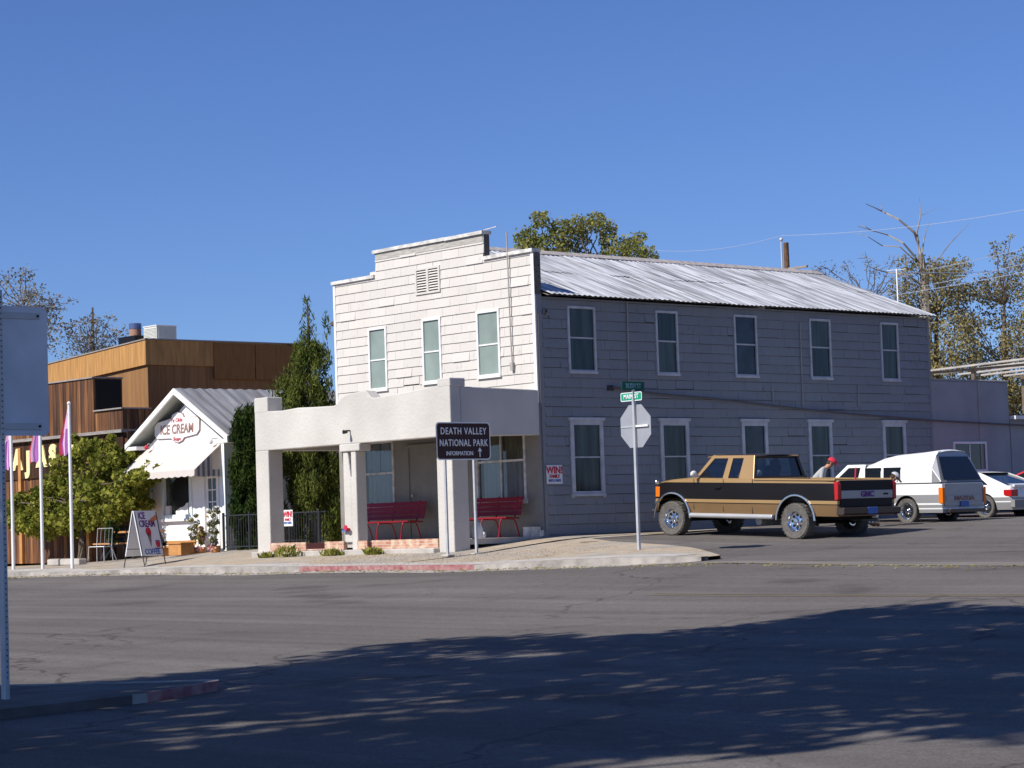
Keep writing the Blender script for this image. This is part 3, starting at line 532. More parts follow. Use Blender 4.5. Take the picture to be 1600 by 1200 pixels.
def curtained(x0, x1, z0, z1, mid, xm, cur, cur2):
    b = MB(); fwid = .06
    b.box(x0, x0+fwid, -.03, .05, z0, z1); b.box(x1-fwid, x1, -.03, .05, z0, z1); b.box(x0+fwid, x1-fwid, -.03, .05, z1-fwid, z1); b.box(x0+fwid, x1-fwid, -.02, .05, mid-.025, mid+.025)
    for m_ in xm: b.box(m_-.015, m_+.015, -.015, .05, z0, z1-fwid)
    wd = b.build('window', M['white_old'], H)
    b = MB(); b.box(x0-.03, x1+.03, -.06, .05, z0-.07, z0+.04); b.build('sill', M['white_old'], wd)
    b = MB(); b.box(x0+fwid, x1-fwid, .02, .03, z0, z1-fwid); b.build('pane', GL, wd)
    for nm, za, zb, mt, ph in (('curtain', z0, mid, cur, 0), ('curtain', mid, z1, cur2, 1.3)):
        b = MB(); n = 90; vs = []
        for i in range(n+1):
            x = x0+(x1-x0)*i/n; y = .085+.022*math.sin(x*26+ph)+.012*math.sin(x*61)
            vs += [(x, y, za), (x, y, zb)]
        gap = lambda x: (x-x0) < .14 or abs(x-(x0+(x1-x0)*.52)) < .03
        b.add(vs, [(2*i, 2*i+2, 2*i+3, 2*i+1) for i in range(n) if not gap(x0+(x1-x0)*i/n)]); b.build('curtain', mt, wd)
    b = MB(); b.box(x0, x1, .13, .15, z0, z1); b.build('dark_room', M['black'], wd)
gl = bpy.data.materials.new('clear glass'); gl.use_nodes = True; _n = gl.node_tree; _n.nodes.remove(_n.nodes['Principled BSDF']); _t = _n.nodes.new('ShaderNodeBsdfTransparent'); _g = _n.nodes.new('ShaderNodeBsdfGlossy'); _g.inputs['Roughness'].default_value = .03; _m = _n.nodes.new('ShaderNodeMixShader'); _m.inputs[0].default_value = .09
_t.inputs[0].default_value = (.75, .78, .8, 1); _n.links.new(_t.outputs[0], _m.inputs[1]); _n.links.new(_g.outputs[0], _m.inputs[2]); _n.links.new(_m.outputs[0], _n.nodes['Material Output'].inputs[0]); GL = gl
curtained(-6.60, -5.28, .82, 2.42, 1.63, (), M['curtain'], M['curtain'])
curtained(-2.22, -.50, .82, 2.42, 1.74, (-1.36,), M['curtain'], M['drape'])
b = MB(); b.box(-4.67, -3.57, -.02, .0, 0.02, 2.2); b.box(-4.74, -4.67, -.05, 0, 0, 2.27); b.box(-3.57, -3.50, -.05, 0, 0, 2.27); b.box(-4.67, -3.57, -.05, 0, 2.2, 2.27)
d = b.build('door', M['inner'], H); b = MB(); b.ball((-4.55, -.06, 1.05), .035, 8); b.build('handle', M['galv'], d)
b = MB(); b.tube([(-3.59, -2.61, 2.55), (-3.59, -2.72, 2.55)], .02, 6); b.lathe([(.0, -2.80), (.05, -2.80), (.03, -2.70), (0, -2.70)], (-3.58, 0, 2.52), 'y', 10); b.build('porch_lamp', M['black'], H)
b = MB(); b.box(-.34, -.03, -.30, -.04, .0, .22); b.box(-.22, .02, -.12, .0, .0, .14); b.build('corner_block', M['white_old'], H)
b = MB(); b.lathe([(0, -2.70), (.035, -2.70), (.035, -2.59), (0, -2.59)], (-3.74, 0, .30), 'y', 10); b.lathe([(.0, -2.72), (.06, -2.72), (.06, -2.70), (0, -2.70)], (-3.72, 0, .34), 'y', 12, mi=1); b.box(-3.92, -3.77, -2.66, -2.60, .25, .30, 2); b.build('hose_valve', [M['redink'], M['redink'], M['blue']], H)
# annex at the back
A = root('annex', 'low flat roofed grey plastered annex behind the two storey building, one slider window', 'building', (0, 14.02, 0))
b = MB(); b.box(-5, -.004, 0, 3.40, -.3, 3.74); b.build('wall', M['stucco_grey'], A)
b = MB(); b.box(-5.02, .02, 0, 3.43, 3.74, 3.79); b.build('parapet_cap', M['stucco_grey'], A)
b = MB(); b.box(-.004, .03, 2.02, 2.06, 0, 3.7); b.build('joint_strip', M['pipe'], A)
window((.83, 2.27, 1.32, 2.11), ps, .06, .04, None, M['glass'], A, mullion=True)
S = root('shed', 'single storey grey shed with a thin pale roof edge beyond the annex', 'shed', (0, 17.46, 0))
b = MB(); b.box(-6, -.01, 0, 12, -.3, 2.72); b.build('wall', M['stucco_grey'], S); b = MB(); b.box(-6.2, .18, -.0, 12.2, 2.72, 2.82); b.build('roof', M['white'], S)
b = MB(); b.tube([(.08, 2.25, 3.38), (.10, 2.8, 3.30)]+[(.10, y, z) for y, z in ((4, 3.22), (5.35, 3.16), (7, 3.05), (8.8, 2.92), (11, 2.80), (13.85, 2.67), (18.07, 2.55), (24, 2.5))], .028, 6)
tag(b.build('service_cable', M['cable']), 'long black cable slung along the shaded side of the two storey building', 'cable')
# ================================================================ ICE CREAM SHOP
P = root('ice_cream_shop', 'small white gabled ice cream shop with pale awning, between the brown building and the cypress', 'shop', (-14.37, 0, -.25))
wl, wr_, ax, ez = -1.88, 1.85, .03, 3.10
hs = lambda z: z+.25
b = MB()
poly = [(wl, 0), (wr_, 0), (wr_, 3.02), (ax, 4.10), (wl, 3.02)]
def wall_with(b, y0, y1):
    W0, W1, Z0, Z1 = -1.13, .19, 1.08, 2.25; D0, D1, DZ = .86, 1.50, 2.2
    b.box(wl, W0, y0, y1, 0, 2.6); b.box(W0, W1, y0, y1, 0, Z0); b.box(W0, W1, y0, y1, Z1, 2.6); b.box(W1, D0, y0, y1, 0, 2.6); b.box(D0, D1, y0, y1, DZ, 2.6); b.box(D1, wr_, y0, y1, 0, 2.6)
    b.prism([(wl, 2.6), (wr_, 2.6), (wr_, 3.02), (ax, 4.10), (wl, 3.02)], y0, y1, 'y')
wall_with(b, 0, .12); b.box(wl, wl+.1, .12, 8, 0, 3.0); b.box(wr_-.1, wr_, .12, 8, 0, 3.0); b.box(wl+.1, wr_-.1, 7.9, 8, 0, 3.0); b.build('wall', M['shopwhite'], P)
b = MB(); b.box(wr_-.10, wr_+.03, -.03, -.001, 0, 2.95); b.build('corner_board', M['aqua'], P); b = MB(); b.box(wl-.02, wl+.1, -.03, -.001, 0, 2.95); b.build('corner_board', M['aqua'], P)
sl_ = (4.53-3.12)/2.48
for s_ in (1, -1):
    b = MB(); n = 26
    x0, x1 = ax+s_*2.50, ax
    vs = []
    for i in range(n*8+1):
        y = -.36+8.46*i/(n*8); c = .012*math.cos(2*math.pi*(y+.5)/.33)
        vs += [(x0, y, 3.12+c), (x1, y, 4.53+c)]
    b.add(vs, [(2*i, 2*i+2, 2*i+3, 2*i+1) for i in range(n*8)])
    if s_ == 1: rf = b.build('roof', M['roof_old'], P, smooth=True)
    else: b.build('roof_sheet', M['roof_old'], rf, smooth=True)
b = MB(); b.prism([(ax-2.46, 3.06), (ax, 4.46), (ax+2.46, 3.06), (ax+2.46, 3.10), (ax, 4.505), (ax-2.46, 3.10)], -.32, 8, 'y'); b.build('soffit', M['soffit'], rf)
b = MB()
for s_ in (1, -1): b.prism([(ax+s_*2.52, 2.97), (ax+s_*2.52, 3.115), (ax, 4.525), (ax, 4.365)], -.38, -.325, 'y')
b.box(ax-2.50, ax-1.95, -.36, -.02, 2.94, 3.04); b.box(ax+1.85, ax+2.50, -.36, -.02, 2.94, 3.04)
b.build('bargeboard', M['shopwhite'], rf)
b = MB(); b.box(ax+2.44, ax+2.50, -.32, 8, 2.95, 3.09); b.build('eave_board', M['aqua'], rf)
# window with round dark ring, door
b = MB(); W0, W1, Z0, Z1 = -1.13, .19, 1.08, 2.25
for q in ((W0-.07, W0+.02, Z0-.08, Z1+.08), (W1-.02, W1+.10, Z0-.08, Z1+.08), (W0+.02, W1-.02, Z1-.03, Z1+.08), (W0+.02, W1-.02, Z0-.08, Z0+.03)): b.box(q[0], q[1], -.045, .10, q[2], q[3])
wd = b.build('window', M['aqua'], P); b = MB(); b.box(W0-.13, W1+.13, -.11, -.002, Z0-.15, Z0-.08); b.build('sill', M['shopwhite'], wd)
b = MB(); b.box(W0, W1, .06, .07, Z0, Z1); b.build('pane', mat('shop window glass', (.06, .07, .055), .12, var=.5, scale=3, spec=.6), wd)
b = MB(); b.lathe([(0, -.0), (.42, .0), (.42, .03), (0, .03)], (-.36, .02, 1.72), 'y', 28); tg = b.build('round_plaque', M['black'], wd)
b = MB(); b.box(-1.05, -.83, -.02, .05, 1.10, 1.36); b.box(-.62, .0, .03, .055, 1.10, 1.2); b.prism([(-.62, 1.2), (0, 1.2), (.02, 1.42), (-.12, 1.42)], .03, .055, 'y'); b.build('notice', M['white'], wd)
D0, D1, DZ = .86, 1.50, 2.2
b = MB(); b.box(D0+.03, D1-.03, .03, .07, .04, 1.12); b.box(D0+.03, D0+.13, .03, .07, 1.12, DZ-.03); b.box(D1-.13, D1-.03, .03, .07, 1.12, DZ-.03); b.box(D0+.13, D1-.13, .03, .07, 2.04, DZ-.03); xm = (D0+D1)/2; b.box(xm-.018, xm+.018, .035, .065, 1.12, 2.04)
for z in (1.41, 1.73): b.box(D0+.13, D1-.13, .036, .064, z-.015, z+.015)
dr = b.build('door', M['shopwhite'], P); b = MB(); b.box(D0+.13, D1-.13, .046, .052, 1.12, 2.04); b.build('pane', M['glass'], dr); b = MB(); b.ball((D0+.1, -.0, 1.03), .03, 8); b.tube([(D0+.1, .0, 1.03), (D0+.1, .04, 1.03)], .012, 6); b.build('handle', M['gold'], dr)
b = MB(); b.box(D0-.07, D0+.03, -.03, .1, 0, DZ+.05); b.box(D1-.03, D1+.07, -.03, .1, 0, DZ+.05); b.box(D0+.03, D1-.03, -.03, .1, DZ-.03, DZ+.05); b.build('door_frame', M['shopwhite'], P)
# awning: sloping cloth, scalloped valance, striped side
b = MB(); n = 40; xL, xR = -1.95, 1.74; AW = .88
b.add([(xL, -.01, 2.96), (xR, -.01, 2.96), (xR, -AW, 2.26), (xL, -AW, 2.26)], [(0, 3, 2, 1)])
aw = b.build('awning', M['pink'], P)
b = MB(); vs = []; m_ = 80
for i in range(m_+1):
    x = xL+(xR-xL)*i/m_; vs += [(x, -AW-.003, 2.262), (x, -AW-.012, 2.11-.03*abs(math.sin(i/m_*math.pi*12)))]
b.add(vs, [(2*i, 2*i+1, 2*i+3, 2*i+2) for i in range(m_)]); b.build('valance', M['pink'], aw)
b = MB(); k = 11
for i in range(k):
    y0 = -AW+AW*i/k; y1 = -AW+AW*(i+1)/k
    b.add([(xR+.005, y0, 2.26), (xR+.005, y1, 2.26), (xR+.005, y1, 2.09), (xR+.005, (y0+y1)/2, 2.06), (xR+.005, y0, 2.09)], [(0, 1, 2, 3, 4)], i % 2)
    for s0 in range(1):
        ya, yb2 = y0, y1; za, zb = 2.26+.70*(i/k), 2.26+.70*((i+1)/k)
        if i < 7: b.add([(xR+.005, ya, 2.262), (xR+.005, yb2, 2.262), (xR+.005, yb2, zb), (xR+.005, ya, za)], [(0, 1, 2, 3)], i % 2)
b.build('side_valance', [M['pink'], M['pinkdark']], aw)
b = MB()
for x in (xL+.03, xR-.03): b.tube([(x, -AW+.02, 2.25), (x, 0, 2.25)], .014, 5); b.tube([(x, -AW+.02, 2.24), (x, 0, 2.93)], .014, 5); b.tube([(x, -.3, 2.25), (x, -.3, 2.70)], .01, 5)
b.tube([(xL+.03, -AW+.02, 2.245), (xR-.03, -AW+.02, 2.245)], .014, 5); b.build('awning_frame', M['white'], aw)
# gable sign
b = MB(); pts = [(-1.42, 3.30), (-1.30, 3.22), (-.62, 3.20), (-.5, 3.12), (-.3, 3.07), (-.1, 3.12), (0, 3.2), (.6, 3.26), (.72, 3.36), (.74, 3.62), (.66, 3.72), (.0, 3.74), (-.06, 3.84), (-.30, 3.90), (-.54, 3.84), (-.6, 3.74), (-1.30, 3.66), (-1.42, 3.56)]
b.prism([(x*1.02+.0, z) for x, z in pts], -.05, -.002, 'y'); sg = b.build('gable_sign', M['white'], P)
b = MB(); cx, cz = -.33, 3.47; big = [(cx+(x-cx)*1.03, cz+(z-cz)*1.05) for x, z in pts]; b.prism(big, -.03, -.001, 'y'); b.build('sign_border', M['brownink'], sg)
text('ICE CREAM', .36, M['brownink'], sg, (-.34, -.054, 3.43), FRONT, bold=.006, sx=.92, shear=.08)
text('Ye Olde', .15, M['redink'], sg, (-.34, -.054, 3.68), FRONT, sx=1.15, shear=.2); text('Shoppe', .14, M['redink'], sg, (-.34, -.054, 3.17), FRONT, sx=.9, shear=.2)
for x in (-1.62, 1.55):
    b = MB(); b.tube([(x, -.0, 3.08), (x, -.16, 3.10), (x, -.2, 3.02)], .014, 6); b.ball((x, -.22, 3.0), (.06, .06, .07), 8, 1); b.build('wall_lamp', [M['pipe'], M['redink'] if x < 0 else M['white']], P)
b = MB(); b.box(-2.0, 1.9, -.10, 0, -.05, .07); b.build('plinth', M['concrete'], P)

# ================================================================ BROWN TIMBER BUILDING
BR = root('timber_building', 'brown rough timber building with overhanging boxed balconies, left of the white shop', 'building', (-17.85, .3, -.4))
def wb(b, x0, x1, y0, y1, z0, z1, mi=0): b.box(x0+17.85, x1+17.85, y0-.3, y1-.3, z0+.4, z1+.4, mi)
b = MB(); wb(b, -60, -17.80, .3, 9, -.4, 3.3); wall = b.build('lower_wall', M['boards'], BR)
b = MB()
for x in (-23.9, -20.0): b = MB(); wb(b, x, x+.16, .2, .299, -.4, 3.1); b.build('post', M['orangewood'], BR)
b = MB(); wb(b, -40, -19.40, .18, 1.15, 3.36, 4.92); b.build('balcony_box', M['boards'], BR)
b = MB(); wb(b, -19.398, -17.87, .20, 1.12, 3.36, 3.94); b.build('balcony_box', M['boards'], BR)
b = MB(); wb(b, -19.399, -19.385, .26, 1.10, 3.985, 4.88); b.build('balcony_shade_panel', M['under'], BR)  # flat black sheet standing in for deep shade on the balcony box end
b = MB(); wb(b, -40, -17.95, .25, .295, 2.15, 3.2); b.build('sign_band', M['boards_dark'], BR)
b = MB(); wb(b, -40, -17.83, .12, 1.2, 3.27, 3.358); wb(b, -40, -19.38, .14, 1.18, 4.92, 4.96); wb(b, -19.378, -17.83, .14, 1.16, 3.94, 3.98); b.build('timber_rail', M['grey_wood'], BR)
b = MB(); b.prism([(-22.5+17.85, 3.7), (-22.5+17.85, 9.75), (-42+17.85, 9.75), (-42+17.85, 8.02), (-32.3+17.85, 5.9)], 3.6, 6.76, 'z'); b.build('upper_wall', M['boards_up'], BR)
b = MB(); b.prism([(-22.44+17.85, 3.60), (-22.44+17.85, 9.0), (-22.5+17.85, 9.0), (-22.5+17.85, 3.7), (-32.3+17.85, 5.9), (-42+17.85, 8.04), (-42+17.85, 7.93)], 6.02, 6.80, 'z'); b.build('fascia', M['fascia'], BR)
b = MB(); b.prism([(-22.40+17.85, 3.56), (-22.40+17.85, 9.75), (-42+17.85, 9.75), (-42+17.85, 7.9)], 6.80, 6.84, 'z'); b.build('roof', M['grey_wood'], BR)
b = MB()
for (y0, y1) in ((6.42, 7.98), (8.02, 9.6), (9.64, 10.02)): b.box(-22.44+17.85, -22.40+17.85, y0-.3, y1-.3, 5.62, 6.76)
b.build('plywood_panel', M['plywood'], BR)
for s, x, z in (('A', -23.95, 2.72), ('J', -23.3, 2.64), ('A', -22.5, 2.76), ('S', -21.85, 2.76), ('I', -20.75, 2.72), ('N', -20.2, 2.7)):
    text(s, .80, M['yellow'], BR, (x+17.85, -.06, z+.4), FRONT, name='sign_letter', ext=.03, bold=.055, sx=1.0)
CH = root('rooftop_chimney', 'short round chimney with blue metal band on a dark base, brown building roof', 'chimney', (-24.6, 4.9, 6.44))
b = MB(); b.box(-.55, .45, -.3, .3, 0, .26); b.build('base', M['darkpaint'], CH); b = MB(); b.lathe([(0, .26), (.19, .26), (.19, .50), (0, .50)], n=18); b.build('flue', mat('terracotta flue', (.42, .24, .16), .8), CH); b = MB(); b.lathe([(0, .50), (.20, .50), (.20, .68), (0, .68)], n=18); b.build('cowl', mat('blue metal', (.12, .16, .30), .4, metal=.4), CH)
AC = root('rooftop_cooler', 'boxy off white evaporative cooler standing on the brown building roof', 'air cooler', (-23.75, 5.3, 6.44)); AC.scale = (.72, .62, .62)
b = MB(); b.box(-.55, .5, -.6, .6, .06, .82); b.build('case', M['white_acc'], AC)
b = MB()
for k in range(9): b.box(-.5, .45, -.625, -.601, .14+k*.07, .175+k*.07); b.box(.501, .52, -.5, .5, .14+k*.07, .175+k*.07)
b.build('louvre', M['white_acc'], AC); b = MB(); b.box(-.58, .53, -.63, .63, .82, .87); b.build('lid', M['white'], AC); b = MB(); b.box(-.5, .45, -.5, .5, 0, .06); b.build('stand', M['iron'], AC)

# ================================================================ TREES
def leaves(pts, size, seed, asp=1.6, updir=0., jitter=.35):
    """pts: (x,y,z,rx,ry,rz,n). returns MB of small leaf quads"""
    rs = np.random.RandomState(seed); V = []; 
    for (x, y, z, rx, ry, rz, n) in pts:
        n = int(n); d = rs.normal(size=(n, 3)); d /= np.linalg.norm(d, axis=1)[:, None]; r = rs.uniform(.25, 1, (n, 1))**.45; c = d*r*np.array([rx, ry, rz])*(1+jitter*(rs.rand(n, 1)-.5))+np.array([x, y, z])
        a = rs.normal(size=(n, 3)); a /= np.linalg.norm(a, axis=1)[:, None]
        if updir: a = a*(1-updir)+np.array([0, 0, 1])*updir+d*.25*updir; a /= np.linalg.norm(a, axis=1)[:, None]
        q = rs.normal(size=(n, 3)); bb = np.cross(a, q); bb /= np.linalg.norm(bb, axis=1)[:, None]
        s = size*rs.uniform(.6, 1.35, (n, 1)); h = a*s*asp/2; k = bb*s/2
        V.append(np.stack([c-h, c+k, c+h, c-k], 1).reshape(-1, 3))
    V = np.concatenate(V); m = len(V)//4; b = MB(); b.v = V.tolist(); b.f = [(4*i, 4*i+1, 4*i+2, 4*i+3) for i in range(m)]; b.m = [0]*m; return b
def limb(b, p0, p1, r0, r1, seed, n=5, wob=.12):
    rd = random.Random(seed); p0, p1 = Vector(p0), Vector(p1); L = (p1-p0).length
    pts = [p0.lerp(p1, i/n)+(Vector((rd.uniform(-1, 1), rd.uniform(-1, 1), rd.uniform(-.5, .5)))*wob*L*.25 if 0 < i < n else Vector()) for i in range(n+1)]
    b.tube(pts, [r0+(r1-r0)*i/n for i in range(n+1)], 6)
def tree(name, label, loc, trunk, clumps, size, lm, seed, group=None, bark='bark', cat='tree', asp=1.6, updir=0., fork=.45, limbs=True, twigs=0):
    """trunk: list of (x,y,z,r); clumps local (x,y,z,rx,ry,rz,n)"""
    t = root(name, label, cat, loc, 0, group); b = MB(); b.tube([p[:3] for p in trunk], [p[3] for p in trunk], 9); b.build('trunk', M[bark], t)
    b = MB(); tp = [Vector(p[:3]) for p in trunk]; rd = random.Random(seed)
    if limbs:
        cs = clumps if len(clumps) < 60 else rd.sample(clumps, 60)
        for i, c in enumerate(cs):
            cv = Vector(c[:3]); cand = [p for p in tp[1:] if p.z < cv.z+.2] or [tp[-1]]; s0 = min(cand, key=lambda p: (p-cv).length+.3*rd.random())
            r = max(.02, trunk[-1][3]*.45); limb(b, s0, cv, r, .012, seed+i, wob=.25)
            for k in range(twigs): limb(b, cv, cv+Vector((rd.uniform(-1, 1)*c[3], rd.uniform(-1, 1)*c[4], rd.uniform(-.2, 1)*c[5])), .018, .005, seed+i*7+k, 3)
        b.build('branches', M[bark], t)
    leaves(clumps, size, seed, asp, updir).build('crown', lm, t); return t
LX, LY = .66, .75                    # a direction square to the view, for spreading background crowns
def fl(l, d=0.): return (l*LX-d*LY, l*LY+d*LX)
def blobs(rows, depth, n, k=1, seed=1, sp=.25):
    rd = random.Random(seed); o = []
    for (l, z, r) in rows:
        for j in range(k):
            d = rd.uniform(-depth, depth); x, y = fl(l+rd.uniform(-sp, sp), d); o.append((x, y, z+rd.uniform(-sp, sp)*.6, r, r, r*.85, n*r*r))
    return o
# conifer behind the porch
rd = random.Random(11); cl = []
for z in np.arange(.3, 5.5, .24):
    f = 1-((z-2.0)/3.9)**2 if z > 2.0 else 1-.10*(2.0-z); R_ = max(.10, (0.94+.16*math.sin(z*2.3))*max(f, .0)**.8)
    for k in range(max(1, int(R_*7))):
        a = rd.uniform(0, 6.28); q = R_*rd.uniform(.35, 1.0); cl.append((q*math.cos(a), q*math.sin(a), z+rd.uniform(-.2, .4), .2, .2, .40, 230))
cl += [(rd.uniform(-1.05, 1.0), rd.uniform(-.7, .7), rd.uniform(.8, 4.7), .13, .13, .45, 120) for _ in range(34)]
cl += [(.0, 0, 6.5, .13, .13, .35, 60), (-.75, .1, 5.0, .14, .14, .42, 70), (.55, .2, 5.9, .12, .12, .4, 60), (-.45, .1, 5.5, .12, .12, .35, 50), (.0, 0, 6.05, .22, .22, .4, 90), (-1.2, -.3, 4.2, .2, .2, .45, 80), (.1, 0, 5.5, .25, .25, .45, 130), (-.3, 0, 5.2, .2, .2, .4, 110), (.7, 0, 5.1, .15, .15, .4, 90), (-.95, 0, 4.6, .16, .16, .4, 90)]
tree('juniper_tree', 'tall dark green juniper rising between the brown building and the shingled false front', (-10.95, 1.7, -.2), [(0, 0, 0, .16), (.05, 0, 2, .13), (0, .05, 4, .08), (0, 0, 6.6, .02)], cl, .033, M['foliage_dark'], 21, asp=5.0, updir=.55, limbs=False)
cl = []
for z in np.arange(.25, 3.5, .2):
    R_ = .48*(1-((z-1.4)/2.4)**2)**.6 if z > 1.4 else .48
    for k in range(7):
        a = rd.uniform(0, 6.28); q = R_*rd.uniform(.2, 1); cl.append((q*math.cos(a), q*math.sin(a), z+rd.uniform(-.1, .2), .2, .2, .32, 190))
tree('cypress_tree', 'dark bushy cypress squeezed against the right wall of the white shop', (-11.5, .05, -.15), [(0, 0, 0, .1), (0, 0, 1.8, .07), (0, 0, 3.2, .02)], cl, .036, M['foliage_cyp'], 31, asp=4.5, updir=.5, limbs=False)
# low leafy tree on the shop's left
rd = random.Random(5); cl = []
for (x, z, r) in ((-2.9, 1.0, .55), (-2.6, 1.5, .55), (-2.0, 1.2, .7), (-1.7, 1.75, .55), (-1.1, 1.4, .75), (-.8, 1.95, .5), (-.2, 1.8, .8), (.1, 2.6, .5), (.7, 2.0, .75), (.9, 2.75, .45), (1.4, 1.7, .7), (1.6, 2.5, .55), (2.0, 2.0, .6), (2.3, 1.6, .55), (2.9, 2.05, .45), (3.3, 2.1, .32), (3.7, 2.08, .26), (4.1, 2.0, .16), (-3.5, 1.2, .4), (-3.4, .8, .4), (2.6, 1.2, .5), (1.9, 1.15, .6), (1.1, 1.1, .55), (.4, 1.1, .6), (-.5, .95, .6), (-1.5, .8, .5), (-2.4, .7, .45), (3.0, 1.45, .3), (-3.2, 1.6, .35), (2.2, 2.6, .35), (3.2, 1.75, .25), (.5, 3.0, .25), (1.5, 3.05, .22)):
    for j in range(3): cl.append((x*1.05+rd.uniform(-.3, .3), rd.uniform(-.55, .5), z+.35+rd.uniform(-.2, .2), r*.72, r*.6, r*.58, 300*r))
tree('mulberry_tree', 'low spreading yellow green leafy tree behind the three flagpoles', (-18.75, -.75, -.44), [(0, 0, 0, .11), (.12, 0, .6, .10), (.05, .05, 1.1, .09), (.1, 0, 1.8, .06)], cl, .11, M['foliage_mul'], 41, asp=1.3)
# beyond the roof
cl = blobs([(-2.0, 10.3, .5), (-1.65, 10.9, .38), (-1.9, 9.7, .7), (-1.2, 10.0, .6), (-.8, 10.55, .42), (-.35, 10.2, .5), (-.35, 10.8, .3), (.1, 10.65, .35), (.35, 10.85, .36), (.75, 10.6, .38), (.95, 10.1, .42), (-.1, 9.5, .5), (-.9, 9.3, .7), (.5, 9.2, .5), (1.2, 9.5, .55), (1.7, 10.05, .36), (1.95, 10.2, .25), (1.75, 9.6, .5), (2.25, 9.5, .38), (2.55, 9.25, .3), (-2.3, 9.2, .6), (0, 8.4, 1.1), (1.5, 8.4, 1.0), (-1.5, 8.2, 1.1)], .6, 1000, 2, 3, .14)
tree('cottonwood_tree', 'broad green cottonwood crown showing above the metal roof ridge', (-19.9, 20.4, 0), [(0, 0, 0, .35), (.1, 0, 3, .3), (0, .1, 6, .22), (.1, 0, 8, .12)], cl, .078, M['foliage_top'], 51, twigs=1)
G = 'trees beyond the annex'
def tr(label, l0, rows, n, seed, lm='foliage_brown', size=.145, depth=1.0, k=2, h=8, name='autumn_tree', sp=.3, tw=2):
    x, y = fl(l0); return tree(name, label, (-17.9+x, 38.2+y, 0), [(0, 0, 0, .28), (.1, .1, h*.35, .2), (0, 0, h*.6, .14), (.1, 0, h*.85, .05)], blobs(rows, depth, n*(3.0 if lm == 'foliage_grey' else 3.4), k+(lm != 'foliage_grey'), seed, sp*1.45), size*.50, M[lm], seed, G, twigs=tw)
tr('thin grey twiggy tree just over the far end of the metal roof', -3.2, [(-1.9, 9.8, .35), (-1.3, 9.9, .4), (-.8, 10.1, .35), (-.4, 9.4, .5), (.1, 9.9, .45), (.4, 10.4, .3), (.8, 9.5, .5), (.9, 10.1, .35), (1.2, 8.9, .5), (.4, 8.8, .6), (-.7, 8.9, .6), (-1.8, 9.2, .4), (1.2, 8.2, .6), (.3, 8.0, .7), (-1, 8, .7), (1.4, 7.2, .6), (.4, 7, .7)], 60, 61, 'foliage_grey', .10, h=10)
tr('brownish olive tree standing round the dead snag', -.6, [(-1.2, 9.3, .5), (-.7, 9.9, .5), (-.2, 9.6, .55), (.2, 9.9, .45), (.8, 9.6, .55), (1.2, 9.9, .5), (-1.3, 8.5, .6), (-.5, 8.7, .7), (.4, 8.6, .8), (1.3, 8.8, .6), (-1.2, 7.5, .7), (-.2, 7.6, .8), (.8, 7.4, .8), (1.6, 7.8, .5), (-1.2, 6.4, .8), (0, 6.3, .9), (1.2, 6.2, .9), (-1.2, 5.2, .9), (0, 5, 1), (1.3, 5, 1), (-.6, 3.6, 1.1), (1, 3.6, 1.1)], 125, 71, h=9.5)
tr('brown leafy tree with an open gap to its left, beyond the annex', 2.1, [(-1.5, 8.9, .4), (-1.4, 8.0, .45), (-1.5, 7.0, .5), (-.9, 8.8, .4), (-.3, 9.5, .45), (.05, 10.3, .35), (.0, 11.0, .2), (.5, 9.9, .5), (-.4, 8.5, .5), (.5, 8.9, .7), (.2, 7.7, .6), (-.9, 7.3, .5), (0, 6.6, .8), (-1.0, 6.2, .7), (.8, 6.8, .8), (-.4, 5.3, 1), (.9, 5.2, 1), (0, 3.8, 1.1)], 120, 81, h=9.8)
tr('fuller green brown tree at the right edge of the view', 4.4, [(-1.2, 9.6, .5), (-.6, 10.3, .5), (0, 10.0, .6), (.6, 10.4, .6), (-1.1, 8.7, .7), (-.2, 8.8, .8), (.8, 9, .8), (-1.2, 7.6, .8), (-.2, 7.4, .9), (.8, 7.4, .9), (-1.2, 6.2, .9), (0, 6, 1), (1, 6, 1), (-.8, 4.7, 1.1), (.6, 4.6, 1.1), (0, 3.4, 1.2)], 130, 91, 'foliage_top' if False else 'foliage_brown', h=10)
tr('dense brown shrubby growth directly behind the annex roof', .4, [(-2.2, 4.6, .7), (-1.2, 4.8, .7), (-.2, 4.5, .7), (.8, 4.7, .7), (1.8, 4.5, .8), (2.8, 4.6, .8), (3.8, 4.7, .8), (-1.8, 3.6, .8), (0, 3.4, .9), (2, 3.4, .9), (3.8, 3.5, .9)], 170, 95, name='tall_shrub', h=5, depth=.6)
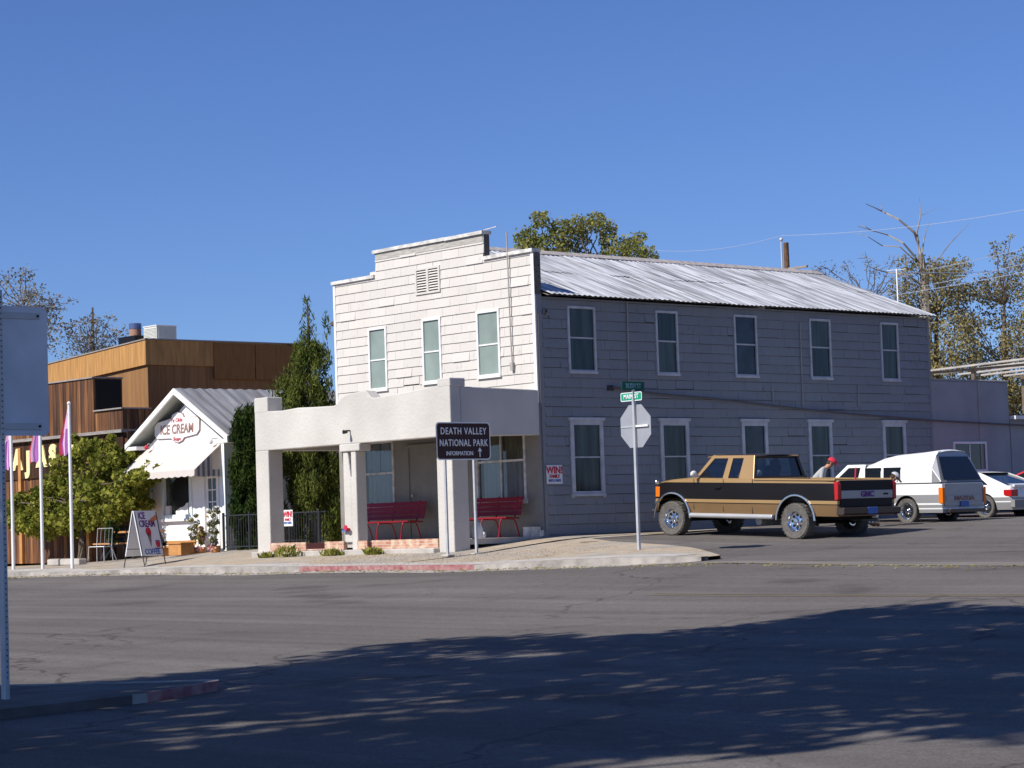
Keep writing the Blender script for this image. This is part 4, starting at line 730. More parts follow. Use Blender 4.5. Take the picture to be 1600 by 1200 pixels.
# dead snag
t = root('dead_tree', 'bleached leafless snag with forked limbs above the brown trees', 'dead tree', (-18.3, 37.2, 0)); b = MB()
def SN(u, v, d=0):
    l = (u-1456)/39.6; x, y = fl(l, d); return (x, y, 10.32-(v-400)/39.6)
b.tube([(0, 0, 0), SN(1456, 520), SN(1457, 440), SN(1453, 398)], [.3, .22, .17, .13], 8); b.build('trunk', M['deadwood'], t)
for pts, r in (([(1453, 400), (1450, 375), (1444, 362), (1420, 342), (1398, 326), (1385, 321), (1368, 316)], .10), ([(1450, 376), (1449, 362), (1455, 345), (1458, 330), (1457, 306)], .07), ([(1396, 325), (1393, 312)], .03), ([(1455, 425), (1443, 400), (1425, 380), (1405, 364), (1380, 358), (1355, 350)], .08), ([(1449, 412), (1420, 385), (1395, 380), (1370, 368), (1347, 356)], .05), ([(1456, 450), (1477, 408), (1500, 380), (1520, 362), (1535, 347)], .045), ([(1455, 395), (1462, 370), (1470, 345)], .05), ([(1456, 336), (1470, 330), (1485, 324)], .02), ([(1457, 450), (1430, 430), (1400, 422), (1380, 418), (1362, 411)], .07), ([(1456, 500), (1440, 470), (1425, 430), (1395, 402)], .03), ([(1380, 358), (1366, 352), (1356, 347)], .03)):
    b = MB(); n = len(pts); b.tube([SN(u, v, .3*math.sin(u*.1)*(i > 0)) for i, (u, v) in enumerate(pts)], [r*.72*(1-.85*i/(n-1)) for i in range(n)], 6); b.build('limb', M['deadwood'], t)
# far left
G = 'thin trees far behind the brown building'
def tl(label, l0, rows, seed):
    x, y = fl(l0); tree('sparse_tree', label, (-50+x, 16.5+y, 1), [(0, 0, 0, .3), (.1, .1, 4, .2), (0, 0, 7, .12), (.1, 0, 9.4, .04)], blobs(rows, 1.0, 150, 3, seed, .4), .085, M['foliage_grey'], seed, G, twigs=2)
tl('tallest thin grey tree, behind the tall sign at the left edge', -1.2, [(-1.3, 10.2, .6), (-.6, 10.7, .5), (.1, 10.9, .45), (.3, 10.2, .6), (.9, 10.0, .5), (1.4, 9.4, .5), (1.9, 9.6, .3), (-.3, 9.6, .7), (.5, 9.2, .7), (1.5, 8.6, .5), (-1.2, 9.0, .8), (-.2, 8.5, .8), (.8, 8.2, .8), (.3, 7.2, .9), (-.9, 7.5, .9)], 101)
tl('lower thin grey tree peeking over the brown building fascia', 1.8, [(-.8, 8.4, .5), (-.3, 8.7, .4), (.1, 8.9, .35), (.5, 8.6, .45), (.9, 8.3, .4), (-.6, 7.7, .6), (.1, 8.0, .6), (.7, 7.7, .5), (1.2, 7.8, .3), (1.4, 7.4, .4), (0, 7.2, .7), (.9, 7.0, .6), (-.9, 7.0, .7), (.2, 6.2, .9)], 111)
# the big street trees on the near side, whose crowns shade the street
CL = [(22.1,-25.9,10.5),(23.8,-35.6,12.7),(21.1,-23.8,9.4),(22.2,-28.6,14.2),(16.5,-28.4,10.2),(26.4,-30.1,10.0),(22.6,-34.1,8.2),(21.3,-31.1,12.6),(18.9,-28.1,13.0),(19.5,-33.3,10.8),(18.3,-44.7,13.5),(23.7,-33.0,14.3),(23.7,-23.9,8.7),(23.1,-28.5,12.0),(20.2,-32.7,12.6),(22.0,-27.4,9.7),(24.8,-30.6,11.9),(18.9,-38.1,12.8),(25.8,-35.1,7.8),(18.8,-34.4,11.8),(21.4,-22.7,7.6),(20.6,-33.4,13.6),(20.6,-29.5,12.7),(21.1,-29.5,7.7),(14.8,-42.7,12.6),(22.2,-41.1,14.2),(24.6,-28.9,9.6),(17.2,-28.4,9.2),(24.7,-31.1,7.6),(18.9,-33.4,12.8),(21.7,-34.1,13.6),(16.4,-31.9,9.0),(24.2,-34.4,7.6),(26.6,-36.1,13.4),(21.9,-39.3,12.4),(21.8,-25.9,11.6),(26.9,-32.9,9.7),(22.0,-38.4,13.3),(19.2,-32.0,13.9),(13.0,-37.3,9.6),(25.1,-35.3,9.6),(13.4,-36.4,7.4),(25.5,-34.7,9.6),(23.9,-37.6,10.0),(20.4,-24.8,8.9),(27.2,-36.5,13.6),(23.1,-25.4,8.4),(19.1,-30.4,14.2),(18.3,-36.0,8.8),(23.0,-29.3,11.6),(14.5,-39.5,11.3),(20.6,-41.4,11.1),(22.5,-25.3,8.7),(20.1,-36.0,9.9),(21.7,-26.8,13.1),(12.4,-41.8,13.3),(18.8,-34.7,13.3),(24.6,-28.8,10.9),(20.6,-36.3,7.6),(17.0,-28.7,8.3),(26.3,-38.1,9.2),(23.7,-29.7,13.7),(23.0,-27.9,9.0),(27.4,-29.6,8.0),(25.1,-34.0,11.8),(20.5,-30.9,10.3),(23.5,-37.6,13.6),(18.7,-24.7,7.9),(22.3,-32.7,10.6),(18.8,-31.4,13.1),(23.1,-33.4,14.1),(25.4,-31.8,7.9),(23.4,-42.2,11.2),(19.3,-39.1,10.2),(21.3,-37.9,11.1),(21.2,-41.6,11.1),(20.0,-30.7,13.1),(24.5,-25.7,9.2),(21.4,-35.8,8.0),(17.0,-36.7,7.8),(18.6,-35.7,12.2),(24.6,-34.9,12.2),(20.3,-35.2,11.1),(18.4,-42.9,12.9),(23.7,-36.4,10.6),(25.6,-27.4,8.7),(23.8,-31.1,13.5),(15.7,-37.7,13.9),(21.0,-28.0,10.6),(23.2,-28.5,8.5),(23.8,-32.8,12.7),(15.5,-31.2,12.3),(22.8,-34.1,11.0),(19.6,-31.9,12.5),(17.5,-32.2,7.8),(25.8,-33.5,12.8),(16.7,-36.8,13.9),(18.9,-37.3,9.1),(12.0,-37.9,10.3),(22.1,-42.4,13.8),(14.9,-39.3,11.8),(24.7,-33.0,7.9),(26.8,-29.1,7.3),(25.3,-41.3,13.0),(22.5,-39.4,7.9),(22.4,-43.0,13.2),(17.6,-29.8,11.6),(25.7,-28.1,8.3),(25.6,-31.9,11.0),(19.6,-29.2,13.8),(24.1,-37.8,11.5),(17.9,-31.1,10.3),(19.9,-34.6,12.7),(24.2,-28.5,9.4),(20.9,-38.3,7.5),(21.0,-31.1,12.2),(23.3,-42.5,10.2),(18.6,-26.8,10.8),(23.1,-23.5,7.7),(20.5,-25.4,10.0),(13.2,-37.9,10.8),(25.7,-42.1,11.6),(14.8,-35.6,8.5),(16.5,-37.5,12.5),(18.1,-38.4,8.9),(19.5,-41.0,10.8),(17.0,-36.4,9.2),(19.3,-29.8,12.8),(19.9,-27.8,11.3),(9.8,-40.4,11.8),(18.9,-31.1,11.5),(27.0,-31.7,11.0),(22.1,-36.1,12.3),(19.5,-24.3,10.2),(21.7,-31.5,13.9),(22.4,-27.8,12.5),(15.2,-42.7,13.2),(24.6,-38.5,13.7),(22.1,-39.2,10.0),(21.9,-28.2,8.9),(26.1,-30.9,7.6),(26.0,-30.1,7.6),(23.3,-28.8,10.5),(18.9,-31.6,10.1),(25.2,-38.2,10.0),(18.7,-27.2,9.3),(26.9,-30.9,9.8),(16.1,-35.9,9.1),(23.0,-38.6,13.9),(22.4,-36.3,8.6),(15.5,-41.1,12.6),(18.9,-44.4,13.0),(22.7,-38.9,11.3),(23.5,-40.8,12.4),(25.5,-39.9,10.6),(19.8,-43.2,13.5),(19.7,-28.9,10.5),(23.5,-39.4,10.4),(24.0,-38.8,9.1),(24.3,-34.7,10.0),(26.0,-32.0,12.9),(27.6,-32.2,10.3),(16.3,-35.8,14.3),(21.1,-30.6,7.8),(18.2,-33.7,8.5),(17.9,-26.1,7.7),(20.8,-34.6,8.4),(24.0,-26.9,9.0),(23.2,-24.1,9.3),(23.1,-30.6,9.6),(24.1,-41.6,14.3),(25.7,-31.6,12.0),(13.8,-42.6,12.8),(21.3,-34.4,13.4),(21.7,-33.4,10.3),(28.0,-34.8,11.9),(18.6,-27.3,8.8),(22.5,-31.3,10.4),(25.0,-36.1,9.7),(13.6,-39.1,12.0),(18.6,-27.3,13.0),(23.5,-21.0,7.6),(21.9,-31.5,9.4),(24.2,-33.3,12.5),(11.1,-40.7,11.8),(20.6,-41.2,12.3),(24.3,-42.1,12.4),(21.2,-41.8,13.9),(21.5,-30.4,8.1),(23.3,-31.8,8.3),(18.3,-38.7,12.2),(14.2,-43.6,13.5),(25.2,-33.1,11.5),(18.0,-42.6,13.3),(18.7,-32.7,13.6),(18.8,-25.3,9.9),(21.6,-38.9,10.6),(19.0,-31.2,7.5),(17.6,-43.2,12.8),(20.4,-30.0,13.8),(15.4,-37.9,9.9),(21.5,-38.2,13.8),(18.5,-32.9,8.6),(25.5,-32.2,13.6),(22.9,-27.5,8.0),(17.9,-31.5,7.5),(16.9,-33.7,11.8),(24.0,-41.8,13.7),(24.9,-42.9,13.0),(21.0,-28.5,10.2),(23.9,-30.8,9.6),(20.4,-38.5,13.7),(15.9,-33.2,7.6),(22.8,-41.6,13.3),(24.1,-39.3,7.9),(17.8,-29.6,7.7),(19.2,-27.1,9.7),(21.0,-37.7,8.4),(19.4,-24.8,8.6),(16.8,-29.6,10.9),(20.1,-34.8,7.5),(22.3,-26.5,13.1),(23.4,-43.5,13.1),(24.9,-24.4,7.5),(15.4,-31.5,11.9),(17.9,-30.0,8.8),(23.8,-25.4,10.5),(22.4,-31.6,13.4),(21.6,-25.7,10.8),(20.0,-33.9,11.5),(18.8,-38.8,13.1),(20.1,-37.6,10.5),(17.5,-41.9,12.7),(20.7,-33.4,8.6),(17.9,-34.8,11.7),(22.5,-44.2,12.8),(25.2,-40.8,13.9),(25.2,-37.1,8.3),(20.9,-35.9,8.6),(17.5,-39.6,11.0),(21.4,-29.1,8.1),(22.0,-25.3,8.7),(23.2,-35.8,12.4),(19.5,-39.5,14.1),(21.4,-43.5,11.8),(15.3,-40.8,13.2),(20.8,-41.1,9.7),(25.3,-27.7,7.6),(23.6,-25.0,10.7),(17.7,-30.8,11.6),(19.8,-34.7,8.2),(15.8,-36.3,13.7),(20.4,-30.3,11.6),(21.7,-37.1,11.4),(19.4,-36.8,12.3),(16.4,-32.7,7.7),(24.7,-36.4,8.2),(23.8,-31.6,11.1),(15.2,-40.1,13.3),(22.9,-37.0,11.6),(20.9,-33.4,12.9),(15.2,-36.1,7.4),(18.8,-40.8,13.1),(16.6,-40.5,10.5),(23.3,-32.6,10.1),(13.8,-39.8,12.0),(20.4,-22.0,7.7),(11.7,-40.4,11.3),(19.3,-42.6,13.0),(10.5,-37.3,9.4),(24.6,-39.2,9.0),(19.8,-43.4,12.0),(23.2,-32.6,8.0),(19.8,-29.8,9.0),(13.6,-42.7,14.1),(23.8,-34.1,12.2),(24.5,-27.7,11.5),(26.7,-40.4,10.5),(21.5,-31.7,11.7),(19.9,-34.7,13.3),(19.3,-37.7,14.0),(24.9,-32.0,13.9),(26.2,-33.0,8.4),(19.2,-38.7,8.3),(17.2,-34.3,8.4),(26.1,-29.8,8.6),(22.2,-30.2,11.6),(16.1,-37.4,7.7),(25.2,-34.7,7.4),(16.2,-40.2,13.0),(16.3,-32.0,7.7),(23.4,-28.7,11.7),(22.9,-41.1,13.7),(26.9,-37.8,14.2),(18.0,-32.2,10.4),(10.8,-38.2,9.8),(20.3,-35.9,8.1),(25.2,-26.8,9.9),(20.5,-38.6,10.3),(23.6,-35.3,10.3),(26.4,-38.1,8.6),(15.9,-42.7,13.8),(19.0,-35.1,9.1),(20.5,-29.0,9.7),(23.8,-35.7,9.4),(15.9,-31.2,10.9),(24.2,-45.0,13.6),(16.6,-38.1,14.0),(20.5,-25.2,7.5),(17.3,-38.6,12.7),(18.3,-33.9,8.0),(24.5,-34.7,13.2),(25.3,-41.3,10.6),(24.7,-33.2,13.8),(19.8,-30.6,10.4),(22.7,-34.0,8.6),(18.0,-33.6,11.1),(17.7,-38.1,8.5),(17.5,-35.6,9.1),(24.5,-32.1,10.1),(18.3,-33.3,12.3),(18.5,-36.1,10.5),(19.4,-32.8,9.0),(20.4,-26.4,11.4),(17.5,-37.5,10.3),(18.7,-24.5,9.9),(24.1,-41.0,10.2),(19.5,-35.8,9.7),(19.9,-36.9,8.5),(20.3,-38.4,8.2)]
gz0 = gr(21.3, -32.6)
for nm, sel, tx, ty, lab in (('a', lambda c: c[0] > 20.0, 24.6, -37.2, 'large street tree on the near pavement, right hand one, casting dappled shade'), ('b', lambda c: c[0] <= 20.0, 16.6, -31.5, 'large street tree on the near pavement, left hand one, casting dappled shade')):
    g0 = gr(tx, ty); cc = [(c[0]-tx, c[1]-ty, c[2]-g0, .70, .70, .50, 120) for c in CL if sel(c)]
    tree('street_tree', lab, (tx, ty, g0), [(0, 0, 0, .42), (.1, 0, 2.5, .34), (0, .2, 5, .28), (.2, 0, 7.5, .2), (0, 0, 9, .12)], cc, .21, M['foliage_top'], 200+len(cc), 'street trees on the near side', asp=1.4)
# ================================================================ STREET THINGS
def G_(x, y, walk=True): return gw(x, y) if walk else gr(x, y)
# utility pole, antenna, wires
t = root('utility_pole', 'dark wooden utility pole with a metal cap beyond the metal roof', 'utility pole', (-18.6, 29.5, 0))
b = MB(); b.tube([(0, 0, 0), (0, 0, 10.45)], [.16, .10], 10); b.build('pole', mat('creosoted wood', (.12, .07, .04), .9, var=.4, scale=6), t)
b = MB(); b.tube([(-.14, -.1, 9.3), (-.14, -.1, 10.5)], .035, 8); b.ball((-.14, -.1, 10.58), .075, 8); b.build('riser_pipe', M['galv'], t)
b = MB(); b.box(-.3, 1.0, -.05, .05, 9.42, 9.5); b.build('crossarm', M['grey_wood'], t)
def wire(name, label, pts, r, sag, m='wirepale', group='overhead wires'):
    P_ = []
    for i in range(len(pts)-1):
        a, c = Vector(pts[i]), Vector(pts[i+1])
        for k in range(12+(i == len(pts)-2)): t_ = k/12; p = a.lerp(c, t_); p.z -= sag*4*t_*(1-t_); P_.append(p)
    b = MB(); b.tube(P_, r*.62, 5); tag(b.build(name, M[m]), label, 'wire', group)
wire('overhead_wire', 'highest pale wire, crossing the sky past the utility pole top', [(-32.4, 36.3, 12.1), (-18.7, 29.4, 10.72), (-2.4, 25.2, 9.74)], .016, .25)
wire('overhead_wire', 'pale wire starting beside the dead snag fork and rising right', [(-22, 40.2, 10.1), (-2.45, 25.2, 8.68)], .018, .1)
wire('overhead_wire', 'pale wire just over the brown tree tops', [(-25, 42, 9.6), (-2.48, 25.2, 8.2)], .018, .1)
wire('overhead_wire', 'fourth pale wire down, running through the brown tree tops', [(-26, 40, 9.2), (-2.5, 25.2, 7.84)], .018, .1)
wire('overhead_wire', 'lowest overhead wire, sagging through the trees to the roof end', [(-1.1, 14.4, 6.75), (-3.4, 27, 7.9)], .014, .1)
t = root('roof_mast', 'thin white vertical mast at the far end of the metal roof', 'mast', (-1.15, 14.25, 5.4)); b = MB(); b.tube([(0, 0, 0), (0, 0, 1.45)], .02, 8); b.build('mast', M['poleWhite'], t); b = MB(); b.tube([(-.25, -.1, 1.42), (.2, .1, 1.42)], .015, 5); b.build('arm', M['galv'], t)
# ramada slats
t = root('ramada', 'slatted pale timber ramada roof showing over the annex', 'ramada', (-4.0, 22.0, .2))
b = MB()
for (x, y) in ((-2.5, 0), (-.6, 0), (1.8, 5), (-2.4, 5)): b = MB(); b.box(x-.06, x+.06, y-.06, y+.06, 0, 4.3); b.build('post', M['bark'], t)
for y in (0, 5): b = MB(); b.box(-2.7, 2.0, y-.05, y+.05, 4.3, 4.37); b.build('beam', M['bark'], t)
b = MB()
for k in range(5): y = -.2+k*1.2; b.add([(-2.9, y, 4.36), (2.4, y-.2, 4.48), (2.4, y+.0, 4.48), (-2.9, y+.17, 4.36), (-2.9, y, 4.41), (2.4, y-.2, 4.53), (2.4, y+.0, 4.53), (-2.9, y+.17, 4.41)], [(0, 1, 2, 3), (4, 7, 6, 5), (0, 4, 5, 1), (2, 6, 7, 3), (1, 5, 6, 2), (0, 3, 7, 4)])
b.build('slat', mat('grey slat', (.40, .37, .34), .85, var=.2), t)
def ring_poly(w_, h, r, n=6):
    o = []
    for cx, cy, a0 in ((w_/2-r, h/2-r, 0), (-w_/2+r, h/2-r, 90), (-w_/2+r, -h/2+r, 180), (w_/2-r, -h/2+r, 270)):
        for k in range(n+1): a = R(a0+90*k/n); o.append((cx+r*math.cos(a), cy+r*math.sin(a)))
    return o
# national park guide sign
zs = gw(.9, -3.1)
t = root('guide_sign', 'dark brown two post DEATH VALLEY NATIONAL PARK sign with an arrow, before the porch corner', 'road sign', (.9, -3.05, zs))
b = MB(); b.prism(ring_poly(1.50, .80, .09), .0, .012, 'x'); p = b.build('panel', M['brownsign'], t, loc=(.04, 0, 2.09-zs))
b = MB(); o1, o2 = ring_poly(1.50, .80, .09), ring_poly(1.455, .755, .075); n = len(o1)
b.add([(.0125, a, c) for a, c in o1]+[(.0125, a, c) for a, c in o2], [(i, (i+1) % n, n+(i+1) % n, n+i) for i in range(n)]); b.build('border', M['letterw'], p)
text('DEATH VALLEY', .205, M['letterw'], p, (.014, .0, .205), SIDE, bold=.002, sx=.80, sp=1.16); text('NATIONAL PARK', .205, M['letterw'], p, (.014, 0, -.045), SIDE, bold=.002, sx=.76, sp=1.14); text('INFORMATION', .125, M['letterw'], p, (.014, -.12, -.265), SIDE, bold=.001, sx=.88)
b = MB(); b.prism([(.43, -.34), (.455, -.34), (.455, -.22), (.50, -.22), (.4425, -.135), (.385, -.22), (.43, -.22)], .013, .018, 'x'); b.build('arrow', M['letterw'], p)
for y in (-.49, .31):
    b = MB(); b.box(-.028, .028, y-.02, y+.02, -.1, 2.45-zs); b.build('post', M['galv'], t)
    b = MB(); b.box(-.12, .12, y-.10, y+.10, -.02, .035); b.build('footing', M['concrete'], t)
# stop sign seen from behind, with street names
zs = gw(6.73, -3.6)
t = root('stop_sign', 'back of octagonal stop sign on a steel post, green street name plates on top', 'road sign', (6.73, -3.6, zs))
b = MB(); b.box(-.028, .028, -.055, -.004, -.1, 2.62-zs); b.build('post', M['galv'], t)
b = MB(); r = .445; b.prism([(r*math.cos(R(22.5+45*k)), r*math.sin(R(22.5+45*k))) for k in range(8)], .0, .006, 'y'); p = b.build('sign_plate', M['signback'], t, loc=(0, 0, 2.09-zs))
b = MB(); r = .43; b.prism([(r*math.cos(R(22.5+45*k)), r*math.sin(R(22.5+45*k))) for k in range(8)], .0065, .009, 'y'); b.build('red_face', M['taillight'], p); text('STOP', .34, M['letterw'], p, (0, .011, 0), (R(90), 0, R(180)), sx=.8, bold=.01)
b = MB(); b.box(-.40, -.03, -.012, -.001, -.02, .01); b.build('brace', M['galv'], p); b = MB(); b.box(.03, .36, -.035, -.001, -.02, .015); b.build('brace', M['white'], p)
b = MB(); b.prism(ring_poly(.58, .17, .03, 3), -.004, .004, 'y'); p = b.build('street_name_plate', M['green'], t, loc=(-.06, -.03, 2.66-zs))
b = MB(); o1, o2 = ring_poly(.58, .17, .03, 3), ring_poly(.55, .14, .022, 3); n = len(o1); b.add([(a, -.0045, c) for a, c in o1]+[(a, -.0045, c) for a, c in o2], [(i, n+i, n+(i+1) % n, (i+1) % n) for i in range(n)]); b.build('border', M['letterw'], p)
text('MAIN ST', .12, M['letterw'], p, (0, -.006, 0), FRONT, sx=.9, bold=.002)
b = MB(); b.box(-.004, .004, -.30, .30, -.085, .085); p = b.build('street_name_plate', M['green_shade'], t, loc=(0, -.03, 2.86-zs)); p['label'] = 'upper street name plate, shaded, set along the side street'
text('BUSH ST', .12, M['tealink'], p, (.006, 0, 0), SIDE, sx=.9, bold=.002)
b = MB(); b.box(-.02, .02, -.05, -.01, 2.6-zs, 2.8-zs); b.build('bracket', M['galv'], t)
# tall sign at the left edge
zs = gr(18.6, -23.66)+.13
t = root('tall_sign', 'tall sign seen from behind on a perforated post at the left edge', 'road sign', (18.6, -23.67, zs))
b = MB(); b.box(-.045, .045, -.02, .02, -.1, 2.66-zs); b.build('post', M['galv'], t)
b = MB()
for k in range(70): z = .15+k*.052; b.box(.0452, .0465, -.006, .006, z, z+.014)
b.build('bolt_holes', M['black'], t)
b = MB(); b.prism(ring_poly(1.10, 1.24, .06), -.055, -.051, 'x'); p = b.build('panel', M['signpale'], t, loc=(0, 0, 1.90-zs))
for z in (-.53, .53):
    b = MB(); b.box(-.051, -.035, -.50, .46, z-.03, z+.03); br_ = b.build('brace', M['galv'], p)
    for y in (.44, -.03): b = MB(); b.ball((-.034, y, z), .014, 6); b.build('bolt', M['black'], br_)
# WIN signs
t = root('poster', 'square white WIN poster on the shaded wall by the porch corner', 'poster', (.035, .36, 1.38)); b = MB(); b.box(0, .012, -.24, .24, -.21, .21); p = b.build('board', M['white'], t)
text('WIN!', .22, M['redink'], p, (.015, 0, .09), SIDE, bold=.006, sx=.95); text('FAMILY', .10, M['redink'], p, (.015, 0, -.045), SIDE, bold=.003, sx=.95); text('INFO CARDS', .08, M['blue'], p, (.015, 0, -.14), SIDE, bold=.002, sx=.8)
t = root('poster', 'white WIN poster hung on the iron fence inside the left porch column', 'poster', (-8.04, -1.2, .63)); b = MB(); b.box(-.20, .20, -.012, 0, -.2, .2); p = b.build('board', M['white'], t)
text('WIN!', .19, M['redink'], p, (0, -.015, .09), FRONT, bold=.006, sx=.85); text('FAMILY', .085, M['redink'], p, (0, -.015, -.04), FRONT, bold=.002, sx=.9); text('INFO CARDS', .07, M['blue'], p, (0, -.015, -.12), FRONT, bold=.002, sx=.75)
b = MB(); b.tube([(0, .02, -.75), (0, .02, .15)], .014, 6); b.build('stake', M['iron'], t)
# benches
def bench(name, label, x0, x1, y, g=None):
    w_ = (x1-x0)/2; t = root(name, label, 'bench', ((x0+x1)/2, y, 0.002), 0, g)
    b = MB()
    for k in range(4): b.box(-w_, w_, -.28+k*.105, -.28+k*.105+.09, .43-k*.006, .46-k*.006)
    b.build('seat', M['red'], t); b = MB()
    for k in range(4):
        z = .50+k*.105; y_ = .14+k*.026; b.add([(-w_, y_, z), (w_, y_, z), (w_, y_+.024, z+.092), (-w_, y_+.024, z+.092), (-w_, y_+.022, z-.004), (w_, y_+.022, z-.004), (w_, y_+.046, z+.088), (-w_, y_+.046, z+.088)], [(0, 1, 2, 3), (4, 7, 6, 5), (0, 4, 5, 1), (2, 6, 7, 3), (0, 3, 7, 4), (1, 5, 6, 2)])
    b.build('backrest', M['red'], t)
    for s in (-.78, 0, .78):
        x = s*w_; b = MB(); b.tube([(x, -.26, .42), (x, -.30, .36), (x, -.33, .2), (x, -.36, .0)], .019, 7); b.tube([(x, -.26, .42), (x, .1, .41), (x, .16, .5), (x, .26, .93)], .019, 7); b.tube([(x, .10, .41), (x, .17, .3), (x, .26, .0)], .019, 7); b.build('leg', M['red'], t)
    return t
bench('porch_bench', 'long red slatted bench on the porch below the left curtained window', -6.1, -3.72, -.55, 'red benches on the porch'); bench('porch_bench', 'shorter red slatted bench on the porch beside the white jug', -2.0, -.35, -.5, 'red benches on the porch')
t = root('jug', 'white plastic jug on the porch floor by the corner pillar', 'jug', (-.12, -1.83, 0)); b = MB(); b.lathe([(0, 0), (.12, 0), (.125, .03), (.12, .22), (.09, .30), (.04, .34), (.035, .37), (0, .37)], n=14); b.build('body', M['white'], t, smooth=True); b = MB(); b.tube([(.04, 0, .33), (.11, 0, .34), (.115, 0, .25)], .012, 6); b.build('handle', M['white'], t); b = MB(); b.lathe([(0, .37), (.04, .37), (.04, .40), (0, .40)], n=10); b.build('lid', M['greybumper'], t)
t = root('ball', 'small white ball on the porch floor under the shorter bench', 'ball', (-.62, -1.25, .075)); b = MB(); b.ball((0, 0, 0), .075, 12); b.build('shell', M['white'], t, smooth=True); b = MB(); b.lathe([(.0752, -.006), (.0756, 0), (.0752, .006)], n=16); b.build('seam', M['greybumper'], t)
t = root('bucket', 'white bucket on the porch floor behind the wooden post', 'bucket', (-4.35, -1.9, 0)); b = MB(); b.lathe([(0, 0), (.09, 0), (.12, .24), (.11, .24), (.085, .02), (0, .02)], n=16); b.build('body', M['white'], t, smooth=True); b = MB(); b.tube([(-.12, 0, .22), (-.08, 0, .33), (0, 0, .37), (.08, 0, .33), (.12, 0, .22)], .006, 5); b.build('handle', M['iron'], t)
# iron fences
def fence(label, x0, x1, y, z0, h, step=.11, posts=()):
    t = root('iron_fence', label, 'fence', (x0, y, z0)); L_ = x1-x0; b = MB()
    b.box(0, L_, -.015, .015, h-.03, h); b.box(0, L_, -.015, .015, .06, .09); x = step/2
    while x < L_: b.box(x-.007, x+.007, -.007, .007, .09, h-.03); x += step
    b.build('railing', M['iron'], t)
    for p_ in posts: b = MB(); b.box(p_-.025, p_+.025, -.025, .025, 0, h+.06); b.build('post', M['iron'], t)
fence('low black iron fence closing the gap between the white shop and the porch', -11.75, -7.5, -.62, -.12, .90, .11, (.02, 1.2, 4.2)); fence('black iron railing seen through the left porch bay, behind the column', -9.3, -7.4, -.5, .0, .78, .1, (.02,))
# sandwich board
zs = gw(-11.2, -3.5)
t = root('sandwich_board', 'white A frame board with ICE CREAM, a cone and COFFEE on the pavement', 'sandwich board', (-10.95, -3.5, zs), R(103)); t.scale = (.70, .9, 1)
def tilt(y, z): return (y+.28*(1-z/1.40), z)
b = MB(); b.add([(-.56, -.30, .28), (.56, -.30, .28), (.56, 0, 1.40), (-.56, 0, 1.40), (-.56, -.27, .27), (.56, -.27, .27), (.56, .03, 1.39), (-.56, .03, 1.39)], [(0, 1, 2, 3), (4, 7, 6, 5), (0, 4, 5, 1), (2, 6, 7, 3), (0, 3, 7, 4), (1, 5, 6, 2)]); b.build('front_panel', M['boardsign'], t)
b = MB(); b.add([(-.56, .36, .28), (.56, .36, .28), (.56, .06, 1.40), (-.56, .06, 1.40), (-.56, .33, .27), (.56, .33, .27), (.56, .035, 1.39), (-.56, .035, 1.39)], [(0, 3, 2, 1), (4, 5, 6, 7), (0, 1, 5, 4), (2, 3, 7, 6), (0, 4, 7, 3), (1, 2, 6, 5)]); b.build('rear_panel', M['boardsign'], t)
for x in (-.53, .53):
    for s in (-1, 1): b = MB(); b.tube([(x, .015+s*.03, 1.36), (x, .03+s*.40, 0)], .016, 6); b.build('leg', M['iron'], t)
b = MB(); b.tube([(-.53, -.26, .45), (-.53, .30, .45)], .012, 5); b.tube([(.53, -.26, .45), (.53, .30, .45)], .012, 5); b.build('brace', M['iron'], t)
th = math.atan2(1.12, .30); FB = (th, 0, 0)
def on_board(x, s): return (x, -.30+.30*s-.006, .28+1.12*s)
text('ICE', .24, M['violet'], t, on_board(-.22, .88), FB, bold=.004); text('CREAM', .24, M['violet'], t, on_board(-.02, .70), FB, bold=.004)
b = MB()
def quadb(b, P_, mi=0): b.add([on_board(x, s) for x, s in P_], [tuple(range(len(P_)))], mi)
quadb(b, [(.10, .70), (.54, .80), (.54, .92), (.10, .78)], 0); b.build('orange_band', mat('orange paint', (.62, .22, .10), .6), t)
b = MB(); quadb(b, [(-.12, .50), (.10, .50), (.0, .20), (-.02, .20)], 0); quadb(b, [(-.02+.14*math.cos(a/10*6.283), .53+.10*math.sin(a/10*6.283)) for a in range(10)], 1); b.build('painted_cone', [mat('cone paint', (.22, .16, .16), .6), M['redink']], t)
b = MB(); quadb(b, [(.22, .30), (.46, .30), (.42, .18), (.26, .18)], 0); quadb(b, [(.12, .165), (.54, .165), (.50, .145), (.16, .145)], 1); quadb(b, [(.24, .335), (.44, .335), (.45, .305), (.23, .305)], 1); b.build('painted_cup', [M['redink'], M['violet']], t)
text('COFFEE', .20, M['blue'], t, on_board(.0, .08), FB, bold=.002, sx=1.1)
